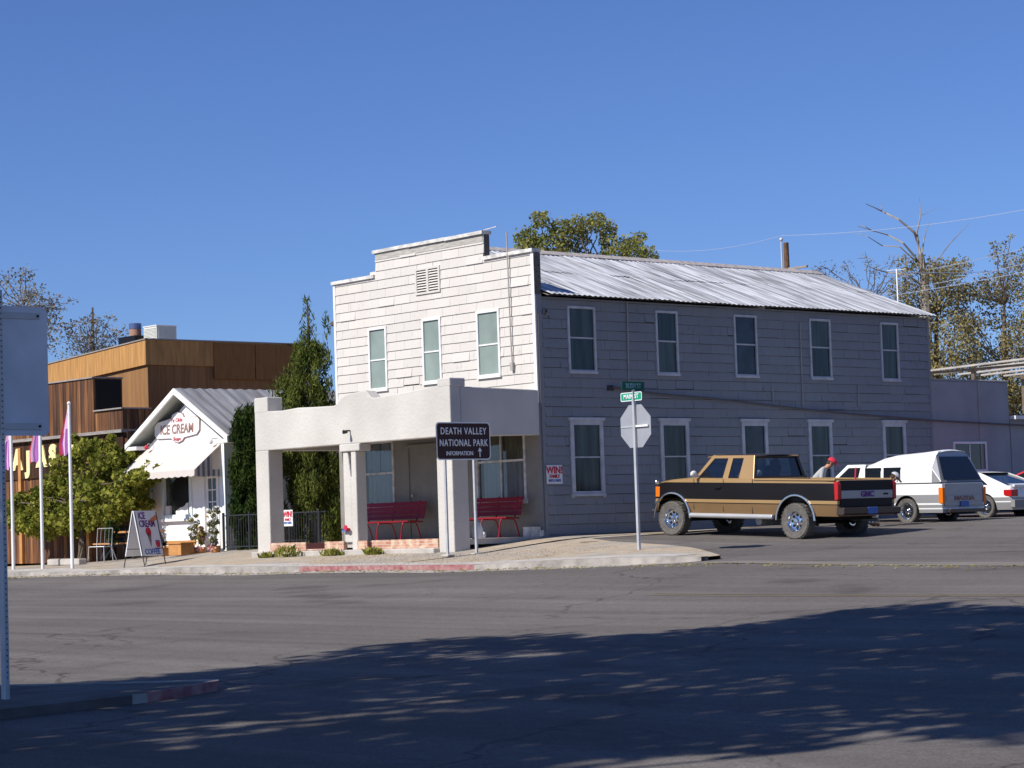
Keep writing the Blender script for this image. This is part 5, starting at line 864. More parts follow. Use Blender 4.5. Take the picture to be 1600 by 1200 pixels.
# shop bench, flower tubs
zs = gw(-13.6, -1.1)
t = root('wooden_bench', 'orange brown wooden bench against the white shop front', 'bench', (-13.75, -.75, zs)); b = MB(); b.box(-.55, .75, -.25, .05, .22, .27); b.build('seat', M['orangewood'], t); b = MB(); b.box(-.6, .75, .08, .12, .28, .40); b.build('backrest', M['orangewood'], t)
for x in (-.5, .62): b = MB(); b.box(x, x+.06, -.24, .10, 0, .22); b.build('leg', M['orangewood'], t)
t = root('planter_box', 'orange brown wooden box at the right end of the shop bench', 'planter', (-12.95, -1.05, gw(-12.95, -1.05))); b = MB(); b.box(-.45, .15, -.2, .2, 0, .30); b.build('box', M['orangewood'], t); b = MB(); b.box(-.49, .19, -.23, .23, .30, .335); b.build('rim', M['orangewood'], t)
def plant(name, label, x, y, h, r, n, m1, m2, seed, g=None, base=None):
    z = gw(x, y); t = root(name, label, 'plant', (x, y, z), 0, g); b = MB(); rd = random.Random(seed)
    b.lathe([(0, 0), (r*.5, 0), (r*.62, .16), (r*.55, .16), (0, .14)], n=12); b.build('pot', M['orangewood'] if base is None else base, t); b = MB()
    tips = []
    for k in range(7): a = rd.uniform(0, 6.28); q = rd.uniform(.1, .6)*r; tp = (q*math.cos(a), q*math.sin(a), h*rd.uniform(.6, 1)); tips.append(tp); limb(b, (0, 0, .12), tp, .008, .004, seed+k, 3, .2)
    b.build('stem', M['weed'], t)
    cl_ = [(tx*j, ty*j, .15+(tz-.15)*j, r*.30, r*.30, r*.25, n/18) for tx, ty, tz in tips for j in (.4, .7, 1)]
    leaves(cl_, .05, seed).build('foliage', M['weed'], t)
    leaves([(c[0], c[1], c[2]+.02, c[3], c[4], c[5], c[6]*.8) for c in cl_], .055, seed+1, 1.0).build('blossom', M[m1], t)
    leaves([(0, -.1, .12, r*.8, r*.5, .08, n/5)], .05, seed+2, 1.0).build('low_blossom', M[m2], t)
plant('flowering_plant', 'tall pale blossom plant left of the shop door', -13.42, -.45, 1.05, .22, 500, 'flowerw', 'flowerw', 3, 'potted flowers by the shop door')
plant('flowering_plant', 'low pink blossom plant in front of the shop door', -12.85, -.6, .70, .26, 420, 'flowerp', 'flowerp', 4, 'potted flowers by the shop door')
plant('flowering_plant', 'tallest pale blossom plant, right of the shop door', -12.40, -.45, 1.15, .24, 520, 'flowerw', 'flowerp', 5, 'potted flowers by the shop door')
plant('flowering_plant', 'small blossom clump by the left end of the iron fence', -11.95, -.75, .45, .24, 320, 'flowerw', 'flowerp', 6, 'potted flowers by the shop door')
for i, (x, y, h, r, lab) in enumerate(((-5.6, -3.0, .26, .42, 'largest yellow green weed tuft at the brick porch footing'), (-3.9, -2.98, .14, .36, 'low weed tuft left of the wooden porch post'), (-2.4, -2.95, .15, .30, 'small weed tuft right of the wooden porch post'), (-6.35, -3.05, .10, .30, 'flat weed patch nearest the left porch column'))):
    t = root('weed_tuft', lab, 'weed', (x, y, gw(x, y)), 0, 'weeds along the porch footing'); leaves([(0, 0, h*.45, r, r*.45, h*.55, 420*r)], .045, 70+i, 3.2, .55).build('leaves', M['weed'], t)
    b = MB(); [limb(b, (random.Random(i*9+k).uniform(-r*.6, r*.6), 0, 0), (random.Random(i*7+k).uniform(-r, r), random.Random(k+i).uniform(-.1, .1), h), .005, .002, k, 3) for k in range(6)]; b.build('stems', M['weed'], t)
# flagpoles
def cloth(name_m, w_, h, seed, t, top):
    """limp flag hanging from a pole top in folds"""
    n, k = 18, 16; vs = []; rd = random.Random(seed)
    for i in range(n+1):
        z = -h*i/n
        for j in range(k+1):
            s = j/k; spread = .03+w_*min(1, (i/n)**.75*1.2)*s*(1-.35*max(0, i/n-.7)); ph = s*9+seed
            vs.append((-.02-spread*.75, .0-spread*.25+.05*math.sin(ph)*(.3+i/n)*s, top+z-.20*s*(i == 0)-.10*s-.05*math.sin(s*7+i*.3)*(i/n)))
    fs, mi = [], []
    for i in range(n):
        for j in range(k):
            fs.append((i*(k+1)+j, i*(k+1)+j+1, (i+1)*(k+1)+j+1, (i+1)*(k+1)+j))
            mi.append(name_m(i/n, j/k))
    b = MB(); b.v = vs; b.f = fs; b.m = mi; return b.build('flag', [M['flagwhite'], M['flagred'], M['purple']], t, smooth=True)
for i, (x, hh, lab) in enumerate(((-12.80, 4.14, 'flagpole nearest the white shop, its limp striped flag showing in full'), (-14.28, 4.0, 'middle white flagpole, flag half behind the tall sign'), (-15.80, 3.9, 'leftmost white flagpole, beside the tall sign post'))):
    z = gw(x, -4.5); t = root('flagpole', lab, 'flagpole', (x, -4.5, z), 0, 'white flagpoles along the kerb')
    b = MB(); b.tube([(0, 0, 0), (0, 0, hh)], [.045, .038], 10); b.build('pole', M['poleWhite'], t, smooth=True); b = MB(); b.ball((0, 0, hh+.04), .05, 8); b.build('finial', M['poleWhite'], t)
    cloth((lambda v, s: 1 if s > .84 else (0 if v < .45 or (int(s*9) % 3 == 0) else 2)) if i == 0 else (lambda v, s: 0 if v < .35 or int(s*8) % 3 == 0 else (2 if s < .8 else 1)), .38, 1.2, i*1.7+1, t, hh)
# patio under the tree
def at(x, y): return (x, y, gw(x, y))
t = root('picnic_table', 'dark picnic table with attached benches in the shade under the leafy tree', 'picnic table', at(-15.6, -.9)); b = MB(); b.box(-1.0, 1.0, -.35, .35, .70, .75); b.build('table_top', M['orangewood'], t)
for y in (-.72, .5): b = MB(); b.box(-1.0, 1.0, y, y+.22, .40, .44); b.build('seat', M['orangewood'], t)
for x in (-.8, .8): b = MB(); b.prism([(-.6, 0), (-.5, 0), (-.2, .7), (-.3, .7)], x-.03, x+.03, 'x'); b.prism([(.6, 0), (.5, 0), (.2, .7), (.3, .7)], x-.03, x+.03, 'x'); b.box(x-.03, x+.03, -.68, .68, .33, .40); b.build('leg', M['iron'], t)
t = root('patio_chair', 'grey wire patio chair between the middle and right flagpoles', 'chair', at(-14.6, -2.6), R(30)); b = MB()
b.tube([(-.22, -.2, .42), (.22, -.2, .42), (.22, .22, .42), (-.22, .22, .42), (-.22, -.2, .42)], .012, 5); [b.tube([(-.22, y, .42), (.22, y, .42)], .005, 4) for y in (-.1, 0, .1)]; b.build('seat', M['galv'], t)
b = MB(); b.tube([(-.22, .22, .42), (-.22, .30, .9), (.22, .30, .9), (.22, .22, .42)], .012, 5); [b.tube([(x, .22, .42), (x, .30, .9)], .005, 4) for x in (-.12, 0, .12)]; b.build('backrest', M['galv'], t)
for x, y in ((-.22, -.2), (.22, -.2), (-.22, .22), (.22, .22)): b = MB(); b.tube([(x, y, .42), (x*1.1, y*1.15, 0)], .012, 5); b.build('leg', M['galv'], t)
t = root('wagon_bench', 'dark wooden bench with tall back beside the boarded wall under the tree', 'bench', at(-17.0, -.45)); b = MB(); b.box(-.7, .7, -.3, .15, .38, .43); b.build('seat', M['under'], t); b = MB(); [b.box(-.7, .7, .15, .19, z, z+.12) for z in (.5, .66, .82)]; b.build('backrest', M['under'], t)
for x in (-.65, .6): b = MB(); b.box(x, x+.06, -.3, .19, 0, .38); b.build('leg', M['under'], t)
t = root('plant_stand', 'dark iron plant stand with dry branches against the reddish boards', 'plant stand', at(-15.15, -1.9)); b = MB(); b.tube([(0, 0, .95), (0, 0, .1)], .05, 8)
for a in (0, 2.1, 4.2): b.tube([(0, 0, .35), (.16*math.cos(a), .16*math.sin(a), .12), (.24*math.cos(a), .24*math.sin(a), 0)], .02, 5)
b.build('stand', M['iron'], t); leaves([(0, 0, .75, .20, .18, .35, 160)], .07, 8, 2.2).build('foliage', M['foliage_cyp'], t)
t = root('trunk_planter', 'low pale stone kerb block behind the left flagpoles', 'planter', at(-15.4, -3.1)); b = MB(); b.box(-.9, .75, -.12, .12, 0, .16); b.build('rim', M['concrete'], t); b = MB(); b.box(-.85, .7, -.08, .08, .16, .175); b.build('soil', M['dirt'], t)
t = root('wall_picture', 'framed pale picture on the brown wall under the leafy tree', 'picture', (-20.15, .17, 1.05)); b = MB(); b.box(-.34, .34, -.02, .0, -.4, .4); b.build('frame', M['under'], t); b = MB(); b.lathe([(0, -.03), (.24, -.03), (.24, -.021), (0, -.021)], (0, 0, .05), 'y', 18); b.build('portrait_oval', M['boardsign'], t)

# ================================================================ VEHICLES  (local x forward, y left, z up)
def shell_body(st, levels, mats_by_band, hw, zbase, arches, mlist, name, parent, open_bed=None, bulge=.03):
    """st: list of (x, ztop, wscale). levels: absolute z list between base and top. side bands get a material each."""
    xs_ = sorted(set([s[0] for s in st]+[a[0]+a[2]*math.cos(R(k)) for a in arches for k in range(0, 181, 12)]))
    X0 = [s[0] for s in st]; b = MB(); cols = []
    for x in xs_:
        zt = float(np.interp(x, X0, [s[1] for s in st])); ws = float(np.interp(x, X0, [s[2] for s in st])); zb = zbase
        for (ax_, az, ar) in arches:
            if abs(x-ax_) < ar-1e-6: zb = max(zb, az+math.sqrt(max(0, ar*ar-(x-ax_)**2)))
        z = [zb]+[min(max(q, zb), zt-.03) for q in levels]+[zt-.03, zt]
        zm = (zbase+zt)/2; col = []
        for i, q in enumerate(z):
            y = hw*ws-bulge*((q-zm)/(zt-zbase)*2)**2-(.035 if i == len(z)-1 else 0); col.append((x, y, q))
        cols.append(col)
    k = len(cols[0]); n = len(cols)
    for sgn in (1, -1):
        o = len(b.v); b.v += [(x, sgn*y, z) for c in cols for x, y, z in c]
        for i in range(n-1):
            for j in range(k-1):
                p, q, r_, s_ = o+i*k+j, o+(i+1)*k+j, o+(i+1)*k+j+1, o+i*k+j+1
                if abs(b.v[p][2]-b.v[s_][2])+abs(b.v[q][2]-b.v[r_][2]) < 1e-4: continue
                b.f.append((p, q, r_, s_)); b.m.append(mats_by_band[min(j, len(mats_by_band)-1)])
    m = n*k
    for i in range(n-1):           # top deck
        xm_ = (xs_[i]+xs_[i+1])/2
        if open_bed and open_bed[0] < xm_ < open_bed[1]: continue
        b.f.append((i*k+k-1, (i+1)*k+k-1, m+(i+1)*k+k-1, m+i*k+k-1)); b.m.append(mats_by_band[-1])
    for e in (0, n-1):
        for j in range(k-1):
            b.f.append((e*k+j, e*k+j+1, m+e*k+j+1, m+e*k+j)); b.m.append(mats_by_band[min(j, len(mats_by_band)-1)])
    return b.build(name, mlist, parent, smooth=True)
def wheel(parent, x, y, r, w_, rim_r, style, side, steer=0, name='wheel'):
    """axis along local y; outer face at y + side*w/2"""
    e = root(name, None, None, (x, y, r)); e.parent = parent; e.rotation_euler = (0, 0, steer)
    for kx in ('label', 'category'):
        if kx in e: del e[kx]
    b = MB(); h = w_/2; b.lathe([(rim_r, -h*.8), (r*.93, -h), (r*.985, -h*.8), (r, -h*.5), (r*.992, 0), (r, h*.5), (r*.985, h*.8), (r*.93, h), (rim_r, h*.8), (rim_r-.01, h*.3), (rim_r-.01, -h*.8)], (0, 0, 0), 'y', 36, closed=True)
    nb = 30
    for i in range(nb):
        a = 6.2832*i/nb; 
        for s_ in (-1, 1): 
            a2 = a+(.10 if s_ > 0 else 0); c, s2 = math.cos(a2), math.sin(a2); tx, tz = -s2, c; rr0, rr1 = r*.985, r*1.012; wv = r*.055; y0, y1 = (s_*h*.12, s_*h*.92)
            v = []
            for rr in (rr0, rr1):
                for yy in (y0, y1):
                    for t_ in (-wv, wv): v.append((c*rr+tx*t_, yy, s2*rr+tz*t_))
            b.add(v, [(0, 1, 3, 2), (4, 6, 7, 5), (0, 4, 5, 1), (2, 3, 7, 6), (0, 2, 6, 4), (1, 5, 7, 3)])
    b.build('tyre', M['tyre'], e)
    b = MB(); s = side; f = s*h
    b.lathe([(rim_r+.008, f*.82), (rim_r, f*.92), (rim_r*.93, f*.80), (rim_r*.86, f*.35), (rim_r*.55, f*.22), (rim_r*.30, f*.35), (rim_r*.24, f*.75), (0, f*.78)], (0, 0, 0), 'y', 28); nh = 8 if style == 'holes' else 7
    for i in range(nh):
        a = 6.2832*i/nh; cx, cz = rim_r*.62*math.cos(a), rim_r*.62*math.sin(a)
        if style == 'holes': b.lathe([(0, f*.345), (rim_r*.145, f*.34)], (cx, 0, cz), 'y', 10, mi=1)
        else: b.add([(math.cos(a-.16)*rim_r*.36, f*.40, math.sin(a-.16)*rim_r*.36), (math.cos(a+.16)*rim_r*.36, f*.40, math.sin(a+.16)*rim_r*.36), (math.cos(a+.24)*rim_r*.84, f*.42, math.sin(a+.24)*rim_r*.84), (math.cos(a-.24)*rim_r*.84, f*.42, math.sin(a-.24)*rim_r*.84)], [(0, 1, 2, 3)], 1)
    b.build('rim', [M['chrome'], M['under']], e, smooth=True)
def side_quad(b, poly, ysurf, t0, t1, sgn, mi=0):
    """polygon in (x,z) laid on a leaning side plane, thickness t0..t1 outward"""
    n = len(poly); v = [(x, sgn*(ysurf(z)+t0), z) for x, z in poly]+[(x, sgn*(ysurf(z)+t1), z) for x, z in poly]
    b.add(v, [tuple(range(n)), tuple(range(2*n-1, n-1, -1))]+[(i, i+n, (i+1) % n+n, (i+1) % n) for i in range(n)], mi)
def glasshouse(parent, low, high, zl, zh, yl, yh, m, name='window_glass'):
    b = MB(); (a, c), (d, e) = low, high
    v = [(a, -yl, zl), (c, -yl, zl), (c, yl, zl), (a, yl, zl), (d, -yh, zh), (e, -yh, zh), (e, yh, zh), (d, yh, zh)]
    b.add(v, [(0, 1, 5, 4), (1, 2, 6, 5), (2, 3, 7, 6), (3, 0, 4, 7), (4, 5, 6, 7)]); return b.build(name, m, parent)
def vroot(name, label, cat, x, y, z, rz, pitch, group):
    t = root(name, label, cat, (x, y, z), rz, group); t.rotation_euler = (0, pitch, rz); return t
# --- black and gold extended cab pickup
GV = 'vehicles parked nose in along the shaded wall'
t = vroot('pickup_truck', 'lifted black and gold extended cab pickup with chrome wheels', 'pickup truck', 3.885, 2.96, -.155, R(180), -R(2.35), GV)
st = [(-2.95, 1.25, .965), (-2.90, 1.255, .985), (-2.6, 1.26, 1), (-.60, 1.275, 1), (-.58, 1.285, 1), (1.0, 1.29, 1), (1.25, 1.30, .99), (1.9, 1.25, .975), (2.25, 1.20, .95), (2.42, 1.13, .90)]
LV = [.60, .735, .755, .825, 1.19, 1.215]
body = shell_body(st, LV, [4, 4, 2, 1, 2, 1, 1, 1], .96, .50, [(1.825, .40, .55), (-1.825, .40, .53)], [M['under'], M['gold'], M['darkpaint'], M['gold'], M['tan']], 'body', t, open_bed=(-2.90, -.62), bulge=.035)
b = MB(); b.box(-2.88, -.62, -.86, .86, .78, .82); b.box(-2.88, -.62, .86, .90, .82, 1.235); b.box(-2.88, -.62, -.90, -.86, .82, 1.235); b.box(-.66, -.6, -.90, .90, .80, 1.27); b.build('bed_liner', M['darkpaint'], t)
for s in (1, -1): b = MB(); b.box(-2.90, -.62, *sorted((s*.88, s*.955)), 1.243, 1.285); b.build('bed_rail', M['gold'], t)
b = MB(); b.box(-2.97, -2.90, -.84, .84, .70, 1.245); tg = b.build('tailgate', M['darkpaint'], t)
b = MB(); b.box(-2.985, -2.972, -.83, .83, .87, 1.04); b.build('trim_panel', M['silver'], tg)
text('GMC', .16, M['violet'], tg, (-2.990, 0.0, .955), (R(90), 0, R(-90)), bold=.006, sx=1.2); text('SIERRA', .05, M['black'], tg, (-2.990, -.60, .955), (R(90), 0, R(-90)), bold=.001)
for s in (1, -1):
    b = MB(); y0, y1 = sorted((s*.845, s*.948)); b.prism([(-2.99, .86), (-2.99, 1.17), (-2.95, 1.225), (-2.88, 1.225), (-2.895, .84), (-2.97, .84)], y0, y1, 'y'); b.build('tail_lamp', M['taillight'], t)
    b = MB(); side_quad(b, [(-1.825+.56*math.cos(R(k)), .40+.56*math.sin(R(k))) for k in range(0, 181, 10)]+[(-1.825+.515*math.cos(R(k)), .40+.515*math.sin(R(k))) for k in range(180, -1, -10)], lambda z: .948, 0, .035, s); b.build('wheel_arch_trim', M['chrome'], t); b = MB(); side_quad(b, [(1.825+.58*math.cos(R(k)), .40+.58*math.sin(R(k))) for k in range(0, 181, 10)]+[(1.825+.535*math.cos(R(k)), .40+.535*math.sin(R(k))) for k in range(180, -1, -10)], lambda z: .945, 0, .03, s); b.build('wheel_arch_trim', M['chrome'], t)
    b = MB(); y0, y1 = sorted((s*.92, s*1.03)); b.tube([(1.22, s*.985, .47), (-1.22, s*.985, .47)], .055, 10); b.build('side_step', mat('bright step', (.62, .62, .62), .35, metal=.5, var=.05), t)
    b = MB(); b.box(2.26, 2.39, *sorted((s*.80, s*.905)), .86, 1.09); b.build('corner_lamp', M['amber'], t)
    b = MB(); side_quad(b, [(-.595, .52), (-.585, .52), (-.585, 1.27), (-.595, 1.27)], lambda z: .942, 0, .006, s); side_quad(b, [(.26, .56), (.268, .56), (.268, 1.27), (.26, 1.27)], lambda z: .945, 0, .004, s); side_quad(b, [(1.15, .6), (1.158, .6), (1.158, 1.28), (1.15, 1.28)], lambda z: .945, 0, .004, s); b.build('door_seam', M['under'], t)
    b = MB(); side_quad(b, [(.34, 1.06), (.50, 1.06), (.50, 1.10), (.34, 1.10)], lambda z: .955, 0, .03, s); b.build('door_handle', M['darkpaint'], t)
    b = MB(); b.ball((1.05, s*1.05, 1.375), (.05, .10, .075), 10); b.box(1.03, 1.07, *sorted((s*.88, s*1.0)), 1.30, 1.36); b.build('wing_mirror', M['white'], t)  # chrome mirror coloured white, a painted bright highlight
b = MB(); b.prism([(-3.13, .56), (-3.13, .68), (-2.92, .70), (-2.92, .54), (-3.09, .53)], -.92, .92, 'y'); bm = b.build('rear_bumper', M['bronze'], t); b = MB(); b.box(-3.135, -3.121, -.16, .16, .55, .69); b.build('number_plate', M['blue'], bm); b = MB(); b.tube([(-3.12, 0, .48), (-3.24, 0, .48), (-3.26, 0, .53)], .03, 8); b.build('tow_hitch', M['chrome'], bm)
b = MB(); b.box(2.36, 2.50, -.92, .92, .56, .78); b.build('front_bumper', M['chrome'], t); b = MB(); b.box(2.38, 2.44, -.78, .78, .82, 1.10); b.build('grille', M['chrome'], t)
b = MB(); b.tube([(2.47, .78, 1.15), (2.47, .78, 1.22)], .05, 8); b.build('fender_lamp', M['chrome'], t)
b = MB(); b.box(-2.7, 2.1, -.50, .50, .42, .60); b.box(-1.95, -1.70, -.80, .80, .32, .46); b.box(1.72, 1.95, -.80, .80, .32, .46); b.box(-2.88, 2.3, -.88, .88, .60, .70); b.build('chassis', M['under'], t); b = MB(); b.tube([(-1.2, -.75, .36), (-2.65, -.78, .40)], .04, 8); b.tube([(-.4, .55, .36), (-.4, -.6, .36)], .1, 8); b.build('exhaust', M['galv'], t)
ys_ = lambda z: .865-.155*(z-1.27)/.5
tg_ = bpy.data.materials.new('tinted glass'); tg_.use_nodes = True; _n = tg_.node_tree; _n.nodes.remove(_n.nodes['Principled BSDF']); _t = _n.nodes.new('ShaderNodeBsdfTransparent'); _g = _n.nodes.new('ShaderNodeBsdfGlossy'); _g.inputs['Roughness'].default_value = .03; _m = _n.nodes.new('ShaderNodeMixShader'); _m.inputs[0].default_value = .10
_t.inputs[0].default_value = (.50, .55, .56, 1); _n.links.new(_t.outputs[0], _m.inputs[1]); _n.links.new(_g.outputs[0], _m.inputs[2]); _n.links.new(_m.outputs[0], _n.nodes['Material Output'].inputs[0])
b = MB(); v = [(-.52, .853, 1.27), (1.18, .853, 1.27), (.74, .698, 1.76), (-.42, .698, 1.76)]; w_ = [(x, -y, z) for x, y, z in v]
for poly in (v, w_, [v[1], w_[1], w_[2], v[2]], [v[0], w_[0], w_[3], v[3]]): b.add(poly, [(0, 1, 2, 3)])
b.build('window_glass', tg_, t)
b = MB(); b.box(-.50, 1.15, -.84, .84, 1.292, 1.30); b.build('cab_interior', M['under'], t)
for s in (1, -1):
    b = MB(); b.add([(.02, s*.62, 1.30), (.02, s*.14, 1.30), (.16, s*.14, 1.30), (.16, s*.62, 1.30), (-.08, s*.58, 1.56), (-.08, s*.18, 1.56), (.02, s*.18, 1.56), (.02, s*.58, 1.56)], [(0, 1, 2, 3), (4, 5, 6, 7), (0, 1, 5, 4), (2, 3, 7, 6), (0, 3, 7, 4), (1, 2, 6, 5)]); b.box(-.09, 0, *sorted((s*.28, s*.50)), 1.56, 1.67); b.build('seat', M['brownink'], t)
b = MB(); b.lathe([(.17, -.012), (.185, 0), (.17, .012)], (0, 0, 0), 'x', 20, closed=True); b.build('steering_wheel', M['black'], t, loc=(.62, .38, 1.36))
for s in (1, -1):
    b = MB(); side_quad(b, [(1.22, 1.26), (1.12, 1.26), (.70, 1.72), (.74, 1.78), (.80, 1.76)], ys_, -.02, .012, s)
    side_quad(b, [(.36, 1.26), (.20, 1.26), (.16, 1.75), (.30, 1.75)], ys_, -.02, .012, s)
    side_quad(b, [(-.12, 1.26), (-.57, 1.26), (-.46, 1.78), (-.16, 1.78)], ys_, -.02, .012, s)
    side_quad(b, [(.78, 1.715), (.74, 1.78), (-.46, 1.785), (-.44, 1.72)], ys_, -.02, .013, s)
    side_quad(b, [(1.22, 1.255), (1.22, 1.285), (-.57, 1.285), (-.57, 1.255)], ys_, -.02, .013, s); b.build('cab_pillar', M['gold'], t)
b = MB()
for s in (1, -1): b.add([(-.53, s*.86, 1.27), (-.53, s*.76, 1.27), (-.43, s*.63, 1.76), (-.43, s*.71, 1.76), (-.56, s*.86, 1.27), (-.56, s*.76, 1.27), (-.455, s*.63, 1.76), (-.455, s*.71, 1.76)], [(0, 1, 2, 3), (4, 5, 6, 7), (0, 4, 7, 3), (1, 5, 6, 2)])
b.box(-.575, -.53, -.86, .86, 1.26, 1.33); b.build('cab_rear_frame', M['bronze'], t)
b = MB(); N_ = 8; vs = []
for i in range(5):
    x = -.50+(.80+.50)*i/4; e = .014*(i in (0, 4))
    for j in range(N_+1): y = -.72+1.44*j/N_; vs.append((x, y, 1.775+.045*(1-(y/.72)**2)-e*2))
b.add(vs, [(i*(N_+1)+j, (i+1)*(N_+1)+j, (i+1)*(N_+1)+j+1, i*(N_+1)+j+1) for i in range(4) for j in range(N_)]); b.box(-.50, .80, -.715, .715, 1.745, 1.772); b.build('roof', M['bronze'], t, smooth=True)
b = MB(); b.add([(.72, -.70, 1.80), (.72, .70, 1.80), (1.00, .66, 1.745), (1.00, -.66, 1.745), (.72, -.70, 1.775), (.72, .70, 1.775), (1.00, .66, 1.725), (1.00, -.66, 1.725)], [(0, 1, 2, 3), (4, 7, 6, 5), (0, 4, 5, 1), (2, 6, 7, 3), (0, 3, 7, 4), (1, 5, 6, 2)]); b.build('sun_visor', M['gold'], t)
for x, st_ in ((1.825, R(3)), (-1.825, 0)):
    for s in (1, -1): wheel(t, x, s*.86, .385, .27, .215, 'holes', s, st_ if x > 0 else 0)
t2 = root('jack_handle', 'thin red handle standing up in the bed of the black and gold pickup', 'tool', (6.1, 3.5, .64)); b = MB(); b.tube([(0, 0, 0), (.03, .05, .62)], .02, 6); b.build('shaft', M['redink'], t2); b = MB(); b.box(-.06, .06, -.04, .04, 0, .05); b.build('foot', M['iron'], t2)

# --- white pickup with camper shell
t = vroot('camper_pickup', 'white compact pickup with a tall white camper shell and grey lower stripe', 'pickup truck', 3.25, 7.85, .03, R(180), -R(1.2), GV)
st = [(-2.38, .92, .98), (-2.33, .93, 1), (-.1, .93, 1), (.98, .93, 1), (1.3, .91, .98), (1.9, .84, .94), (2.12, .76, .88)]
shell_body(st, [.33, .36, .43, .47, .66, .69], [1, 0, 1, 0, 1, 0, 0, 0], .80, .25, [(1.375, .30, .36), (-1.375, .30, .35)], [M['carwhite'], M['silver']], 'body', t, bulge=.03)
# shell
b = MB(); secs = [(-2.36, .93, .775, .93, .775), (-2.33, 1.30, .74, .93, .775)]
def shell_sec(x, zt, yb_, yt): 
    o = []
    for s in (-1, 1):
        pass
    pts = [(-yb_, .925), (-yb_*.985, .93+(zt-.93)*.45), (-yt, zt-.10), (-yt*.82, zt-.02), (-yt*.4, zt+.01), (0, zt+.02)]; pts += [(-a, c) for a, c in reversed(pts[:-1])]
    return [(x, a, c) for a, c in pts]
S_ = [shell_sec(x, z, .775, y) for x, z, y in ((-2.33, .95, .77), (-2.10, 1.64, .60), (-2.02, 1.67, .60), (-1.6, 1.63, .62), (-.9, 1.59, .64), (-.55, 1.53, .64), (-.25, 1.43, .65), (-.08, 1.39, .64))]
k = len(S_[0]); b.v = [p for s in S_ for p in s]; b.f = [(i*k+j, i*k+j+1, (i+1)*k+j+1, (i+1)*k+j) for i in range(1, len(S_)-1) for j in range(k-1)]+[tuple((len(S_)-1)*k+j for j in range(k))]
b.m = [0]*len(b.f); shp = b.build('camper_shell', M['carwhite'], t, smooth=True)
b = MB(); b.add([(-2.36, -.77, .94), (-2.36, .77, .94), (-2.10, .60, 1.54), (-2.10, -.60, 1.54), (-2.08, -.47, 1.645), (-2.08, .47, 1.645)], [(0, 3, 2, 1), (3, 4, 5, 2)]); 
for s in (1, -1): b.add([(-2.36, s*.77, .94), (-2.10, s*.60, 1.54), (-2.08, s*.47, 1.645), S_[1][3] if s < 0 else S_[1][-4], S_[1][2] if s < 0 else S_[1][-3], S_[1][1] if s < 0 else S_[1][-2], S_[1][0] if s < 0 else S_[1][-1]], [(0, 5, 6), (0, 1, 4, 5), (1, 2, 3, 4)])
b.add([S_[1][j] for j in range(3, len(S_[1])-3)]+[(-2.08, .47, 1.645), (-2.08, -.47, 1.645)], [tuple(range(len(S_[1])-4))])
b.build('rear_frame', M['silver'], shp)
b = MB(); b.add([(-2.372, -.68, .99), (-2.372, .68, .99), (-2.125, .53, 1.52), (-2.125, -.53, 1.52)], [(0, 3, 2, 1)]); b.build('rear_window', M['autoglass'], shp)
for s in (1, -1):
    for (a, c) in ((-.15, -.62), (-.70, -1.20)):
        b = MB(); side_quad(b, [(a, 1.02), (c, 1.02), (c, 1.30), (a, 1.30)], lambda z: .763-.06*max(0, z-1.05), .0, .012, s); b.build('side_window', M['autoglass'], shp)
b = MB(); b.box(-2.375, -.1, -.782, .782, .915, .935); b.build('rail_seam', M['under'], shp)
ys2 = lambda z: .74-.13*(z-.92)/.46
glasshouse(t, (.0, .98), (.0, .42), .92, 1.34, .74, .61, M['autoglass'])
b = MB(); b.box(-.02, .50, -.62, .62, 1.34, 1.385)
for s in (1, -1):
    side_quad(b, [(1.02, .92), (.90, .92), (.38, 1.36), (.50, 1.38)], ys2, -.01, .015, s); side_quad(b, [(.12, .92), (-.06, .92), (-.06, 1.37), (.08, 1.37)], ys2, -.01, .015, s); side_quad(b, [(.50, 1.31), (-.06, 1.31), (-.06, 1.38), (.50, 1.38)], ys2, -.01, .016, s); side_quad(b, [(1.0, .915), (-.06, .915), (-.06, .955), (1.0, .955)], ys2, -.01, .016, s)
b.build('cab', M['carwhite'], t)
b = MB(); b.box(-2.40, -2.385, -.70, .70, .40, .91); tg = b.build('tailgate', M['silver'], t); b = MB(); b.box(-2.412, -2.401, -.66, .66, .50, .64); b.build('name_panel', M['silver'], tg)
text('MAZDA', .13, M['brownink'], tg, (-2.416, 0, .57), (R(90), 0, R(-90)), bold=.006, sx=1.6)
for s in (1, -1): b = MB(); b.box(-2.42, -2.30, *sorted((s*.705, s*.80)), .46, .82); b.build('tail_lamp', M['amber'], t)
b = MB(); b.box(-2.50, -2.42, -.64, .64, .25, .33); bm = b.build('rear_bumper', M['bronze'], t); b = MB(); b.box(-2.43, -2.41, -.15, .15, .38, .50); b.build('number_plate', M['blue'], bm)
b = MB(); b.box(2.08, 2.2, -.75, .75, .3, .45); b.build('front_bumper', M['chrome'], t); b = MB(); b.box(-2.2, 1.9, -.65, .65, .22, .32); b.box(-2.3, 2.0, -.72, .72, .32, .42); b.build('chassis', M['under'], t)
for x in (1.375, -1.375):
    for s in (1, -1): wheel(t, x, s*.71, .29, .18, .19, 'spokes', s)
b = MB(); b.box(.72, .80, .80, .93, .96, 1.08); b.build('wing_mirror', M['carwhite'], t)

